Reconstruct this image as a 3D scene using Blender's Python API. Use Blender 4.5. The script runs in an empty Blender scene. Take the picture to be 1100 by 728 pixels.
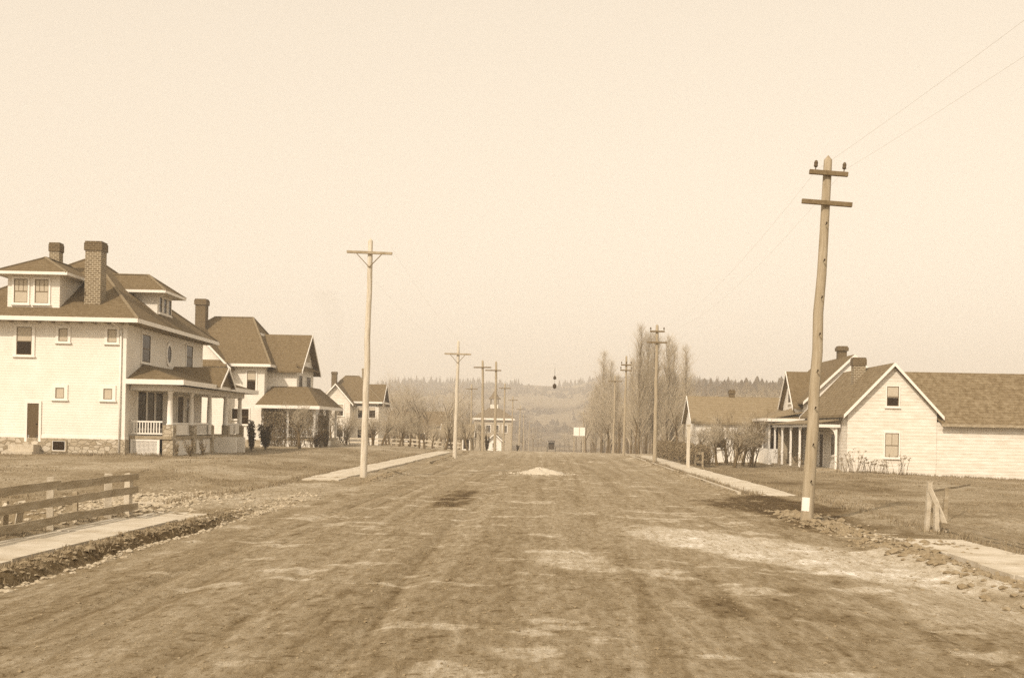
import bpy, math, random
import numpy as np
from mathutils import Vector, Matrix
random.seed(7); np.random.seed(7)
R = math.radians
sc = bpy.context.scene

# ------------------------------------------------------------ camera
F = 1180.0; HX, HY = 550.0, 459.2; YAW = R(1.94); ROLL = R(1.2); EYE = 2.2
c_, s_ = math.cos(YAW), math.sin(YAW)
FWD = Vector((-s_, c_, 0)); R0 = Vector((c_, s_, 0)); U0 = Vector((0, 0, 1))
RT = R0*math.cos(ROLL) + U0*math.sin(ROLL); UP = U0*math.cos(ROLL) - R0*math.sin(ROLL)
cam = bpy.data.cameras.new('camera'); camo = bpy.data.objects.new('camera', cam)
sc.collection.objects.link(camo); sc.camera = camo
m = Matrix.Identity(4)
for i in range(3):
    m[i][0] = RT[i]; m[i][1] = UP[i]; m[i][2] = -FWD[i]
m[2][3] = EYE
camo.matrix_world = m
cam.sensor_width = 36; cam.lens = 36*F/1100; cam.shift_y = (HY-364)/1100
cam.clip_start = 0.1; cam.clip_end = 8000

# ------------------------------------------------------------ light
SUN_EL, SUN_AZ = R(38), R(207)      # azimuth of the sun, clockwise from +Y: behind the camera, to the left
world = bpy.data.worlds.new('World'); sc.world = world; world.use_nodes = True
nt = world.node_tree; nd = nt.nodes; lk = nt.links
bg = nd['Background']
sky = nd.new('ShaderNodeTexSky'); sky.sky_type = 'NISHITA'; sky.sun_disc = False
sky.sun_elevation = SUN_EL; sky.sun_rotation = SUN_AZ; sky.dust_density = 5; sky.air_density = 1.0
bw = nd.new('ShaderNodeRGBToBW'); pw = nd.new('ShaderNodeMath'); pw.operation = 'POWER'; pw.inputs[1].default_value = 0.35
mx = nd.new('ShaderNodeVectorMath'); mx.operation = 'SCALE'; mx.inputs[0].default_value = (1.0, 0.863, 0.69)
lk.new(sky.outputs[0], bw.inputs[0]); lk.new(bw.outputs[0], pw.inputs[0]); lk.new(pw.outputs[0], mx.inputs['Scale'])
lk.new(mx.outputs[0], bg.inputs[0])
bg.inputs[1].default_value = 0.15
SKYGAIN = 3.3
g_ = nd.new('ShaderNodeMath'); g_.operation = 'MULTIPLY'; g_.inputs[1].default_value = SKYGAIN
lk.new(pw.outputs[0], g_.inputs[0]); lk.new(g_.outputs[0], mx.inputs['Scale'])
sl = bpy.data.lights.new('sun', 'SUN'); so = bpy.data.objects.new('sun', sl); sc.collection.objects.link(so)
sl.energy = 2.7; sl.angle = R(1.5); sl.color = (1.0, 0.86, 0.70)
sd = Vector((math.sin(SUN_AZ)*math.cos(SUN_EL), math.cos(SUN_AZ)*math.cos(SUN_EL), math.sin(SUN_EL)))
so.rotation_euler = sd.to_track_quat('Z', 'Y').to_euler()
so.location = (-20, -30, 40)
sc.view_settings.view_transform = 'Standard'; sc.view_settings.look = 'None'
sc.view_settings.exposure = 0.54; sc.view_settings.gamma = 1.0
sc.cycles.use_denoising = False; sc.cycles.volume_bounces = 1; sc.cycles.max_bounces = 6

def ray(px, py):
    return FWD + RT*((px-HX)/F) - UP*((py-HY)/F)
def at(px, py, Y):
    d = ray(px, py); return Vector((0, 0, EYE)) + d*(Y/d.y)

# ------------------------------------------------------------ noise and terrain
def h2(i, j, s):
    n = (i.astype(np.int64)*374761393 + j.astype(np.int64)*668265263 + s*1442695041) & 0xffffffff
    n = ((n ^ (n >> 13))*1274126177) & 0xffffffff
    return ((n ^ (n >> 16)) & 0xffff)/65535.0
def vn(x, y, s=0):
    x = np.asarray(x, float); y = np.asarray(y, float)
    i = np.floor(x); j = np.floor(y); u = x-i; v = y-j
    u = u*u*(3-2*u); v = v*v*(3-2*v)
    a = h2(i, j, s); b = h2(i+1, j, s); c = h2(i, j+1, s); d = h2(i+1, j+1, s)
    return (a*(1-u)+b*u)*(1-v) + (c*(1-u)+d*u)*v
def fbm(x, y, s=0, o=4):
    t = 0; a = .5; n = 0
    for k in range(o):
        t = t + a*vn(x*2**k+k*17.3, y*2**k-k*9.1, s+k); n += a; a *= .5
    return t/n
def ss(x, a, b):
    t = np.clip((np.asarray(x, float)-a)/(b-a), 0, 1); return t*t*(3-2*t)
def base(X, Y):
    X = np.asarray(X, float); Y = np.asarray(Y, float)
    z = -0.0205*np.clip(Y-101, 0, 330) - .0205*.5*ss(Y, 93, 101)
    z = z + 0.32*ss(-X, 10.5, 16)*ss(Y, 28, 50)
    z = z - 0.22*ss(X, 17, 26)*ss(Y, 35, 60)*(1-ss(Y, 80, 110))
    H = 62 + 12*(fbm(X/230+3, X*0+1, 5, 3)-.5)*2 - 40*ss(-X, 150, 330) - 22*ss(X, 120, 330)
    z = z + H*ss(Y, 480, 1500)
    z = z + 26*ss(X, 10, 85)*ss(Y, 260, 520)*(1-.6*ss(Y, 700, 1300))
    return z
def gz(x, y): return float(base(x, y))
def hollow(X, Y):
    return ss(-X, 10.1, 11.6)*(1-ss(-X, 15.5, 18.5))*ss(Y, 8, 14)*(1-ss(Y, 24.5, 29))
def detail(X, Y):
    road = 1-ss(np.abs(X), 6.4, 7.3)
    near = 1-ss(Y, 120, 200)
    z = 0.06*road*(1-(X/7)**2)*near*0.6
    wob = 0.5*(fbm(X*0, Y/9, 3, 2)-.5)
    rut = 0
    for c, w, d in ((-3.4, .16, .035), (-1.9, .16, .035), (-5.2, .12, .05), (-4.6, .1, .03), (.9, .2, .02), (2.5, .2, .022), (4.4, .15, .03)):
        rut = rut - d*np.exp(-((X-c-wob)/w)**2)*(0.4+1.2*fbm(X*0+c, Y/3, 9, 3))
    z = z + rut*road*near
    rough = 0.006 + 0.020*(1-road)
    z = z + rough*near*((fbm(X*1.7, Y*1.7, 21, 4)-.5)*2.2*(1-road*.6) + road*(fbm(X*4.2+2*(fbm(X*0, Y/9, 3, 2)-.5), Y*.25, 23, 3)-.5)*3) + near*(1-road*.72)*.045*np.maximum(fbm(X*5.5, Y*5.5, 31, 3)-.55, 0)*4
    z = z + (1-road)*near*0.16*(fbm(X/3.1, Y/3.1, 41, 3)-.5)
    # gutter between the road and the near plank walk, and its thrown-up bank
    gl = ss(-X, 6.9, 7.15)*(1-ss(-X, 7.35, 7.6))*ss(Y, 2, 6)*(1-ss(Y, 24, 29))
    bl = ss(-X, 7.3, 7.55)*(1-ss(-X, 7.8, 8.1))*ss(Y, 2, 6)*(1-ss(Y, 22, 27))
    z = z - .2*gl + 0.03*bl*(.5+fbm(X*3, Y*3, 51, 3))
    z = z - .18*ss(-X, 7.9, 8.15)*(1-ss(-X, 9.6, 9.9))*ss(Y, 2, 6)*(1-ss(Y, 25, 28))*.6
    # earth banks at the first poles on the left, edge on the right
    for (y0, y1, s) in ((40, 58, -1), (64, 92, -1), (24, 29.5, 1), (9, 22, 1), (38, 90, 1)):
        c = 6.75 if s < 0 else 6.35
        z = z + .17*np.exp(-((X*s-c-.25*(fbm(X*0, Y/2, 61, 2)-.5))/.33)**2)*ss(Y, y0, y0+2)*(1-ss(Y, y1-2, y1))*(.3+1.1*fbm(X*1.5, Y*.9, 71, 3))
    z = z - (.95+.5*(fbm(X, Y, 81, 3)-.5))*hollow(X, Y)
    return z
xs = [0.0]
while xs[-1] < 4200:
    a = xs[-1]; xs.append(a + (.075 if a < 9 else .13 if a < 16 else .35 if a < 40 else min(60, .35+(a-40)*.05)))
xs = np.array([-v for v in xs[:0:-1]] + xs)
ys = [-400.0]
while ys[-1] < 4300:
    a = ys[-1]
    if a < 6: d = max(.3, min(40, (8-a)*.15))
    else: d = max(.05, min(70, a*a*.00016+.045 if a < 120 else a*.025))
    ys.append(a+d)
ys = np.array(ys)
GX, GY = np.meshgrid(xs, ys)
GZ = base(GX, GY) + detail(GX, GY)
# albedo tone of the soil: wear, patches, dark blotches, dead grass
def patch(X, Y, cx, cy, rx, ry, s, soft=.35):
    d = np.sqrt(((X-cx)/rx)**2+((Y-cy)/ry)**2) + .9*(fbm(X*1.1, Y*.6, s, 4)-.5)
    return 1-ss(d, 1-soft, 1+soft*.4)
road = 1-ss(np.abs(GX+.3*(fbm(GX, GY*.5, 2, 3)-.5)*2), 6.5, 7.2)
wb0 = .5*(fbm(GX*0, GY/9, 3, 2)-.5)
T = .222 + .015*(fbm(GX*.35, GY*.12, 101, 4)-.5)*2
T = T + .032*(fbm(GX*3.2, GY*.5, 111, 5)-.5)*2*road + .06*(fbm(GX*14, GY*3, 113, 3)-.5)*2*road*(1-ss(GY, 30, 60)) + .06*(fbm(GX*4.2+wb0*4, GY*.07, 115, 4)-.5)*2*road
lawn = ss(fbm(GX*.25, GY*.25, 121, 4), .38, .62)
T = T*(road) + (1-road)*(.175+.06*lawn+.07*(fbm(GX*1.6, GY*1.6, 131, 5)-.5)*2)
T = T + .13*road*ss(fbm(GX*1.1+7, GY*1.6, 141, 5), .672, .70)
T = T - .03*road*ss(fbm(GX*3.5, GY*.6, 151, 5), .60, .70) - .09*road*ss(fbm(GX*6, GY*6, 155, 3), .70, .80)*(1-ss(GY, 35, 70))
wb = .5*(fbm(GX*0, GY/9, 3, 2)-.5)
for c, w, k in ((-3.4, .05, .09), (-3.15, .03, .05), (-1.9, .045, .06), (-5.2, .05, .09), (-5.6, .03, .05), (-4.6, .04, .07), (-2.5, .03, .05), (.9, .06, .04), (1.2, .03, .04), (2.5, .04, .04), (4.4, .05, .04), (-.4, .03, .04)):
    T = T - k*road*np.exp(-((GX-c-wb)/w)**2)*ss(fbm(GX*0+c, GY/2.5, 9, 3), .38, .6)
pu = (GX-4.9)*.47-(GY-19.4)*.88; pv = (GX-4.9)*.88+(GY-19.4)*.47
pd = np.sqrt((pu/7.0)**2+(pv/1.75)**2)+.55*(fbm(GX*1.2, GY*1.0, 161, 4)-.5)
T = T + .21*(1-ss(pd, .72, 1.02))*(.85+.25*fbm(GX*1.5, GY*1.5, 163, 3))
T = T + .13*patch(GX, GY, .4, 18.3, .6, 1.6, 171) + .09*patch(GX, GY, 4.9, 14.5, 2.2, 1.6, 175)
T = T + .10*patch(GX, GY, -8.6, 35, 2.4, 7, 173) + .05*ss(GY, 78, 96)
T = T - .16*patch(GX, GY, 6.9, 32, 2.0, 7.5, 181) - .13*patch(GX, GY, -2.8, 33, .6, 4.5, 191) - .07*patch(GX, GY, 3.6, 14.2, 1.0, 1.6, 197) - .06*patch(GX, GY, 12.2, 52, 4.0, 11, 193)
T = T - .09*patch(GX, GY, 2.2, 13.8, .35, 1.1, 195)
T = T + .05*(1-road)*ss(fbm(GX*.5, GY*.18, 201, 3), .5, .65)
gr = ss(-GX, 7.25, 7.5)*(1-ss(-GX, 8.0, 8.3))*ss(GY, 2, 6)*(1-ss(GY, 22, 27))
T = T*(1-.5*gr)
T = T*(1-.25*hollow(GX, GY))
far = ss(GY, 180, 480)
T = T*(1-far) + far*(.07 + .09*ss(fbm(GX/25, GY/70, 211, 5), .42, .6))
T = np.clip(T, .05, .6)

def sep(g):
    return (g**.855, g, .98*g**1.285, 1)

def newmat(name):
    mt = bpy.data.materials.new(name); mt.use_nodes = True
    return mt, mt.node_tree.nodes, mt.node_tree.links, mt.node_tree.nodes['Principled BSDF']
def sepnodes(n, l, val):
    """value socket -> sepia colour socket"""
    a = n.new('ShaderNodeMath'); a.operation = 'POWER'; a.inputs[1].default_value = .855
    b = n.new('ShaderNodeMath'); b.operation = 'POWER'; b.inputs[1].default_value = 1.285
    c = n.new('ShaderNodeCombineColor')
    l.new(val, a.inputs[0]); l.new(val, b.inputs[0]); l.new(a.outputs[0], c.inputs[0]); l.new(val, c.inputs[1]); l.new(b.outputs[0], c.inputs[2])
    return c.outputs[0]
def mat(name, g, rough=.9, var=.18, scale=3.0, detail_=5, bump=0, bscale=20, stretch=(1, 1, 1), stripes=None, spec=.2):
    """g: base reflectance; var: relative mottling; stripes: (spacing, strength) horizontal courses in z"""
    mt, n, l, p = newmat(name)
    tc = n.new('ShaderNodeTexCoord'); mp = n.new('ShaderNodeMapping'); mp.inputs['Scale'].default_value = stretch
    l.new(tc.outputs['Object'], mp.inputs[0])
    no = n.new('ShaderNodeTexNoise'); no.inputs['Scale'].default_value = scale; no.inputs['Detail'].default_value = detail_; no.inputs['Roughness'].default_value = .65
    l.new(mp.outputs[0], no.inputs[0])
    mr = n.new('ShaderNodeMapRange'); mr.inputs[1].default_value = .3; mr.inputs[2].default_value = .7
    mr.inputs[3].default_value = g*(1-var); mr.inputs[4].default_value = g*(1+var)
    l.new(no.outputs[0], mr.inputs[0]); val = mr.outputs[0]
    hs = None
    if bump:
        n2 = n.new('ShaderNodeTexNoise'); n2.inputs['Scale'].default_value = bscale; n2.inputs['Detail'].default_value = 6
        l.new(mp.outputs[0], n2.inputs[0]); hs = n2.outputs[0]
    if stripes:
        sx = n.new('ShaderNodeSeparateXYZ'); l.new(tc.outputs['Object'], sx.inputs[0])
        dv = n.new('ShaderNodeMath'); dv.operation = 'DIVIDE'; dv.inputs[1].default_value = stripes[0]; l.new(sx.outputs[2], dv.inputs[0])
        fr = n.new('ShaderNodeMath'); fr.operation = 'FRACT'; l.new(dv.outputs[0], fr.inputs[0])
        # lap courses: profile as height, base tone darkened along each joint
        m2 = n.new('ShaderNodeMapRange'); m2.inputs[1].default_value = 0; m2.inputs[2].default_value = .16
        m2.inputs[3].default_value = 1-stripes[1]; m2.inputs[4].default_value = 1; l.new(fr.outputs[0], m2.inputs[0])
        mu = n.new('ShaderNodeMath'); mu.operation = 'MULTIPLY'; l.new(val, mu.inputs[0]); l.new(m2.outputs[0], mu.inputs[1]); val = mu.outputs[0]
        iv = n.new('ShaderNodeMath'); iv.operation = 'SUBTRACT'; iv.inputs[0].default_value = 1; l.new(fr.outputs[0], iv.inputs[1])
        if hs:
            ad = n.new('ShaderNodeMath'); ad.operation = 'ADD'; l.new(hs, ad.inputs[0]); l.new(iv.outputs[0], ad.inputs[1]); hs = ad.outputs[0]
        else: hs = iv.outputs[0]
    if hs:
        bp = n.new('ShaderNodeBump'); bp.inputs['Strength'].default_value = bump or .4; bp.inputs['Distance'].default_value = .03
        l.new(hs, bp.inputs['Height']); l.new(bp.outputs[0], p.inputs['Normal'])
    l.new(sepnodes(n, l, val), p.inputs['Base Color'])
    p.inputs['Roughness'].default_value = rough; p.inputs['Specular IOR Level'].default_value = spec
    return mt
M = {}
M['paint'] = mat('white_painted_siding', .68, .7, .07, .9, stripes=(.14, .16))
M['paint_old'] = mat('weathered_white_siding', .64, .8, .14, 1.5, stripes=(.2, .34), stretch=(1, 1, 3))
M['trim'] = mat('white_trim', .73, .6, .04, 2)
M['drab'] = mat('drab_siding', .30, .85, .15, 1.5, stripes=(.2, .25))
M['shingle'] = mat('wood_shingles', .115, .95, .28, 5, 8, .5, 26, stripes=(.15, .25))
M['shingle_old'] = mat('mossy_old_shingles', .145, .95, .45, 3.6, 9, .7, 14, stripes=(.16, .4))
M['shingle_pale'] = mat('pale_worn_shingles', .185, .95, .16, 4, 6, .4, 20, stripes=(.18, .25))
M['wood'] = mat('weathered_planks', .27, .9, .35, 4, 7, .4, 30, stretch=(1, .35, 2))
M['wood_pale'] = mat('pale_new_planks', .42, .9, .18, 5, 7, .3, 30, stretch=(1, .3, 1))
M['pole_pale'] = mat('pale_painted_pole', .48, .8, .28, 6, 6, .3, 12, stretch=(3, 3, .25))
M['pole_dark'] = mat('brown_weathered_pole', .29, .9, .25, 6, 6, .4, 12, stretch=(3, 3, .25))
M['arm'] = mat('dark_crossarm_wood', .13, .9, .25, 6)
M['stone'] = mat('rubble_stone', .33, .95, .38, 3.4, 3, .8, 5)
M['walk'] = mat('board_and_cement_walk', .45, .9, .24, 1.6, 8, .25, 30)
M['bark'] = mat('bark', .095, .95, .3, 8, 4, .5, 20, stretch=(1, 1, .3))
M['twig'] = mat('bare_twigs', .11, .95, .25, 2)
M['twig_pale'] = mat('pale_bare_twigs', .32, .95, .25, 1)
M['leaf'] = mat('dark_evergreen_leaves', .045, .8, .4, 6)
M['dryleaf'] = mat('dry_vine_leaves', .17, .9, .5, 8)
M['weed'] = mat('dry_weeds', .20, .9, .4, 5)
M['grass'] = mat('dead_grass', .20, .9, .45, 1.2)
M['clod'] = mat('soil_clods', .20, .95, .3, 6, 5, .4, 15)
M['rock'] = mat('pale_cobbles', .33, .9, .25, 6)
M['gravel'] = mat('pale_gravel_heap', .45, .95, .22, 18, 6, .8, 22)
M['dark'] = mat('black_iron', .025, .6, .2, 5)
M['paper'] = mat('white_paper', .74, .8, .04, 3)
M['wire'] = mat('galvanised_wire', .3, .7, .1, 1)
M['interior'] = mat('dark_interior', .03, .9, .2, 2)
M['screen'] = mat('woven_screen', .12, .9, .3, 30)
M['door'] = mat('dark_varnished_door', .07, .6, .2, 3, stretch=(1, 1, .3))
M['shade'] = mat('window_blind_cloth', .42, .9, .06, 2)
M['insul'] = mat('glass_insulator', .06, .3, .1, 5, spec=.5)
M['conifer'] = mat('conifer_needles', .045, .95, .3, .3)
def glass():
    mt, n, l, p = newmat('window_glass')
    p.inputs['Base Color'].default_value = sep(.012); p.inputs['Roughness'].default_value = .12; p.inputs['Specular IOR Level'].default_value = .2
    tc = n.new('ShaderNodeTexCoord'); no = n.new('ShaderNodeTexNoise'); no.inputs['Scale'].default_value = 2.5
    bp = n.new('ShaderNodeBump'); bp.inputs['Strength'].default_value = .25; bp.inputs['Distance'].default_value = .02
    l.new(tc.outputs['Object'], no.inputs[0]); l.new(no.outputs[0], bp.inputs['Height']); l.new(bp.outputs[0], p.inputs['Normal'])
    return mt
M['glass'] = glass()
def brick(name, c1, c2, mor, scale=1.0):
    mt, n, l, p = newmat(name)
    tc = n.new('ShaderNodeTexCoord'); sx = n.new('ShaderNodeSeparateXYZ'); ad = n.new('ShaderNodeMath'); cx = n.new('ShaderNodeCombineXYZ')
    l.new(tc.outputs['Object'], sx.inputs[0]); l.new(sx.outputs[0], ad.inputs[0]); l.new(sx.outputs[1], ad.inputs[1])
    l.new(ad.outputs[0], cx.inputs[0]); l.new(sx.outputs[2], cx.inputs[1])
    b = n.new('ShaderNodeTexBrick'); b.inputs['Scale'].default_value = 1
    b.inputs['Color1'].default_value = sep(c1); b.inputs['Color2'].default_value = sep(c2); b.inputs['Mortar'].default_value = sep(mor)
    b.inputs['Brick Width'].default_value = .26*scale; b.inputs['Row Height'].default_value = .11*scale; b.inputs['Mortar Size'].default_value = .018*scale
    l.new(cx.outputs[0], b.inputs['Vector']); l.new(b.outputs[0], p.inputs['Base Color'])
    bp = n.new('ShaderNodeBump'); bp.inputs['Strength'].default_value = .4; bp.inputs['Distance'].default_value = .01; bp.invert = True
    l.new(b.outputs['Fac'], bp.inputs['Height']); l.new(bp.outputs[0], p.inputs['Normal'])
    p.inputs['Roughness'].default_value = .9
    return mt
M['brick'] = brick('brick', .075, .15, .34)
M['brick_dark'] = brick('sooty_brick', .05, .08, .13)
def rubble(name, g0, g1, mor, sc_):
    mt, n, l, p = newmat(name)
    tc = n.new('ShaderNodeTexCoord'); a = n.new('ShaderNodeTexVoronoi'); a.inputs['Scale'].default_value = sc_
    e = n.new('ShaderNodeTexVoronoi'); e.feature = 'DISTANCE_TO_EDGE'; e.inputs['Scale'].default_value = sc_
    mp = n.new('ShaderNodeMapping'); mp.inputs['Scale'].default_value = (1, 1, 1.7); l.new(tc.outputs['Object'], mp.inputs[0])
    l.new(mp.outputs[0], a.inputs[0]); l.new(mp.outputs[0], e.inputs[0])
    bw_ = n.new('ShaderNodeRGBToBW'); l.new(a.outputs['Color'], bw_.inputs[0])
    mr = n.new('ShaderNodeMapRange'); mr.inputs[3].default_value = g0; mr.inputs[4].default_value = g1; l.new(bw_.outputs[0], mr.inputs[0])
    ed = n.new('ShaderNodeMapRange'); ed.inputs[1].default_value = .02; ed.inputs[2].default_value = .07; l.new(e.outputs['Distance'], ed.inputs[0])
    mi = n.new('ShaderNodeMix'); mi.inputs[2].default_value = mor; l.new(ed.outputs[0], mi.inputs[0]); l.new(mr.outputs[0], mi.inputs[3])
    l.new(sepnodes(n, l, mi.outputs[0]), p.inputs['Base Color'])
    bp = n.new('ShaderNodeBump'); bp.inputs['Strength'].default_value = .7; bp.inputs['Distance'].default_value = .04
    l.new(ed.outputs[0], bp.inputs['Height']); l.new(bp.outputs[0], p.inputs['Normal']); p.inputs['Roughness'].default_value = .95
    return mt
M['foundation'] = rubble('rubble_foundation', .2, .5, .24, 3.2)
def groundmat(name, fine, bstr, sy=.9):
    mt, n, l, p = newmat(name)
    at_ = n.new('ShaderNodeAttribute'); at_.attribute_name = 'tone'
    tc = n.new('ShaderNodeTexCoord'); no = n.new('ShaderNodeTexNoise'); no.inputs['Scale'].default_value = 5; no.inputs['Detail'].default_value = 12; no.inputs['Roughness'].default_value = .72
    mpg = n.new('ShaderNodeMapping'); mpg.inputs['Scale'].default_value = (1.8, sy, 1); l.new(tc.outputs['Object'], mpg.inputs[0]); l.new(mpg.outputs[0], no.inputs[0])
    mr = n.new('ShaderNodeMapRange'); mr.inputs[1].default_value = .3; mr.inputs[2].default_value = .7; mr.inputs[3].default_value = 1-fine; mr.inputs[4].default_value = 1+fine
    l.new(no.outputs[0], mr.inputs[0])
    mu = n.new('ShaderNodeMath'); mu.operation = 'MULTIPLY'; l.new(at_.outputs['Fac'], mu.inputs[0]); l.new(mr.outputs[0], mu.inputs[1])
    n3 = n.new('ShaderNodeTexNoise'); n3.inputs['Scale'].default_value = 16; n3.inputs['Detail'].default_value = 5; n3.inputs['Roughness'].default_value = .6; l.new(tc.outputs['Object'], n3.inputs[0])
    r3 = n.new('ShaderNodeValToRGB'); cr = r3.color_ramp; cr.elements[0].position = .36; cr.elements[0].color = (.55, .55, .55, 1); cr.elements[1].position = .42; cr.elements[1].color = (1, 1, 1, 1)
    e = cr.elements.new(.60); e.color = (1, 1, 1, 1); e = cr.elements.new(.66); e.color = (1.28, 1.28, 1.28, 1)
    l.new(n3.outputs[0], r3.inputs[0]); m3 = n.new('ShaderNodeMath'); m3.operation = 'MULTIPLY'; l.new(mu.outputs[0], m3.inputs[0]); l.new(r3.outputs[0], m3.inputs[1]); mu = m3
    l.new(sepnodes(n, l, mu.outputs[0]), p.inputs['Base Color'])
    n2 = n.new('ShaderNodeTexNoise'); n2.inputs['Scale'].default_value = 9; n2.inputs['Detail'].default_value = 9; n2.inputs['Roughness'].default_value = .7
    l.new(mpg.outputs[0], n2.inputs[0])
    bp = n.new('ShaderNodeBump'); bp.inputs['Strength'].default_value = bstr; bp.inputs['Distance'].default_value = .06
    l.new(n2.outputs[0], bp.inputs['Height']); l.new(bp.outputs[0], p.inputs['Normal'])
    p.inputs['Roughness'].default_value = .95; p.inputs['Specular IOR Level'].default_value = .1
    return mt
M['road'] = groundmat('dirt_road_soil', .38, .8, .42); M['soil'] = groundmat('field_soil_and_dead_grass', .45, .9)

# ------------------------------------------------------------ object helpers
col = sc.collection
def link(o, parent=None):
    col.objects.link(o)
    if parent is not None: o.parent = parent
    return o
def tag(o, label=None, cat=None, group=None, kind=None):
    if label: o['label'] = label
    if cat: o['category'] = cat
    if group: o['group'] = group
    if kind: o['kind'] = kind
    return o
OFF = {}
def thing(name, label, cat, loc, rot=0, group=None, world_coords=True):
    o = bpy.data.objects.new(name, None); o.empty_display_size = .3; link(o)
    o.location = loc; o.rotation_euler = (0, 0, rot)
    tag(o, label, cat, group)
    OFF[o.name] = (-loc[0], -loc[1], -loc[2]) if world_coords and not rot else ((0, 0, -loc[2]) if world_coords else (0, 0, 0))
    return o
class MB:
    def __init__(s): s.v = []; s.f = []
    def add(s, vs, fs):
        k = len(s.v); s.v += [tuple(p) for p in vs]; s.f += [tuple(i+k for i in f) for f in fs]; return s
    def box(s, x0, x1, y0, y1, z0, z1):
        return s.add([(x0, y0, z0), (x1, y0, z0), (x1, y1, z0), (x0, y1, z0), (x0, y0, z1), (x1, y0, z1), (x1, y1, z1), (x0, y1, z1)],
                     [(3, 2, 1, 0), (4, 5, 6, 7), (0, 1, 5, 4), (1, 2, 6, 5), (2, 3, 7, 6), (3, 0, 4, 7)])
    def slab(s, pts, t):
        """thick sheet: polygon pts (ccw from above) as top, t metres thick straight down"""
        n = len(pts); vs = [tuple(p) for p in pts] + [(p[0], p[1], p[2]-t) for p in pts]
        fs = [tuple(range(n)), tuple(range(2*n-1, n-1, -1))] + [((i+1) % n, i, n+i, n+(i+1) % n) for i in range(n)]
        return s.add(vs, fs)
    def ext(s, pts, d):
        """polygon extruded along vector d"""
        n = len(pts); vs = [tuple(p) for p in pts] + [tuple(Vector(p)+Vector(d)) for p in pts]
        fs = [tuple(range(n-1, -1, -1)), tuple(range(n, 2*n))] + [(i, (i+1) % n, n+(i+1) % n, n+i) for i in range(n)]
        return s.add(vs, fs)
    def tube(s, p0, p1, r0, r1, n=6, cap=True):
        p0 = Vector(p0); p1 = Vector(p1); d = (p1-p0)
        if d.length < 1e-6: return s
        d.normalize(); a = d.orthogonal().normalized(); b = d.cross(a)
        vs = []
        for p, r in ((p0, r0), (p1, r1)):
            for k in range(n):
                t = 2*math.pi*k/n; vs.append(p + a*(math.cos(t)*r) + b*(math.sin(t)*r))
        fs = [(k, (k+1) % n, n+(k+1) % n, n+k) for k in range(n)]
        if cap: fs += [tuple(range(n-1, -1, -1)), tuple(range(n, 2*n))]
        return s.add(vs, fs)
    def beam(s, p0, p1, w, h):
        """rectangular timber from p0 to p1, w sideways, h up"""
        p0 = Vector(p0); p1 = Vector(p1); d = (p1-p0).normalized()
        side = d.cross(Vector((0, 0, 1)))
        if side.length < 1e-3: side = Vector((1, 0, 0))
        side.normalize(); up = side.cross(d).normalized()
        q = [p0+side*a*w/2+up*b*h/2 for a, b in ((-1, -1), (1, -1), (1, 1), (-1, 1))]
        return s.ext(q, p1-p0)
    def path(s, pts, rs, n=6):
        for i in range(len(pts)-1): s.tube(pts[i], pts[i+1], rs[i], rs[i+1], n, i in (0, len(pts)-2))
        return s
    def lathe(s, c, prof, n=12):
        vs = []; k = len(prof)
        for r, z in prof:
            for i in range(n):
                t = 2*math.pi*i/n; vs.append((c[0]+r*math.cos(t), c[1]+r*math.sin(t), c[2]+z))
        fs = [(j*n+i, j*n+(i+1) % n, (j+1)*n+(i+1) % n, (j+1)*n+i) for j in range(k-1) for i in range(n)]
        fs += [tuple(range(n-1, -1, -1)), tuple(range((k-1)*n, k*n))]
        return s.add(vs, fs)
    def mesh(s, name, m_, smooth=False):
        me = bpy.data.meshes.new(name); me.from_pydata(s.v, [], s.f); me.materials.append(m_); me.update()
        if smooth: me.polygons.foreach_set('use_smooth', [True]*len(me.polygons))
        return me
    def build(s, name, m_, parent=None, smooth=False, bevel=0):
        o = bpy.data.objects.new(name, s.mesh(name, m_, smooth)); link(o, parent)
        if parent is not None and parent.name in OFF: o.location = OFF[parent.name]
        if bevel:
            b = o.modifiers.new('bevel', 'BEVEL'); b.width = bevel; b.segments = 2
        return o
def copy_tree(o, parent=None):
    c = o.copy(); link(c, parent)
    for ch in o.children: copy_tree(ch, c)
    return c

# ------------------------------------------------------------ ground, road, hills
NX, NY = len(xs), len(ys)
idx = np.arange(NX*NY).reshape(NY, NX)
quad = np.stack([idx[:-1, :-1], idx[:-1, 1:], idx[1:, 1:], idx[1:, :-1]], -1).reshape(-1, 4)
cxx = ((GX[:-1, :-1]+GX[1:, 1:])/2).ravel(); cyy = ((GY[:-1, :-1]+GY[1:, 1:])/2).ravel()
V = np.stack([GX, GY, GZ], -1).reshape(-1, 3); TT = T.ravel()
def submesh(name, mask, m_):
    q = quad[mask]; u, inv = np.unique(q, return_inverse=True); q = inv.reshape(-1, 4)
    me = bpy.data.meshes.new(name)
    me.vertices.add(len(u)); me.vertices.foreach_set('co', V[u].astype(np.float32).ravel())
    me.loops.add(q.size); me.loops.foreach_set('vertex_index', q.ravel().astype(np.int32))
    me.polygons.add(len(q)); me.polygons.foreach_set('loop_start', np.arange(0, q.size, 4, dtype=np.int32))
    me.polygons.foreach_set('loop_total', np.full(len(q), 4, dtype=np.int32))
    me.update(); me.validate()
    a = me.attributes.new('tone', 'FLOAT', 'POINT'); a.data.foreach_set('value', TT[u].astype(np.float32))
    me.polygons.foreach_set('use_smooth', [True]*len(me.polygons))
    me.materials.append(m_); o = bpy.data.objects.new(name, me); link(o); tag(o, kind='structure'); return o
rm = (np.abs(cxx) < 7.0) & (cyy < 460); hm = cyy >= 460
submesh('dirt_road', rm, M['road']); submesh('ground', ~rm & ~hm, M['soil']); submesh('hills', hm, M['soil'])

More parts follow.
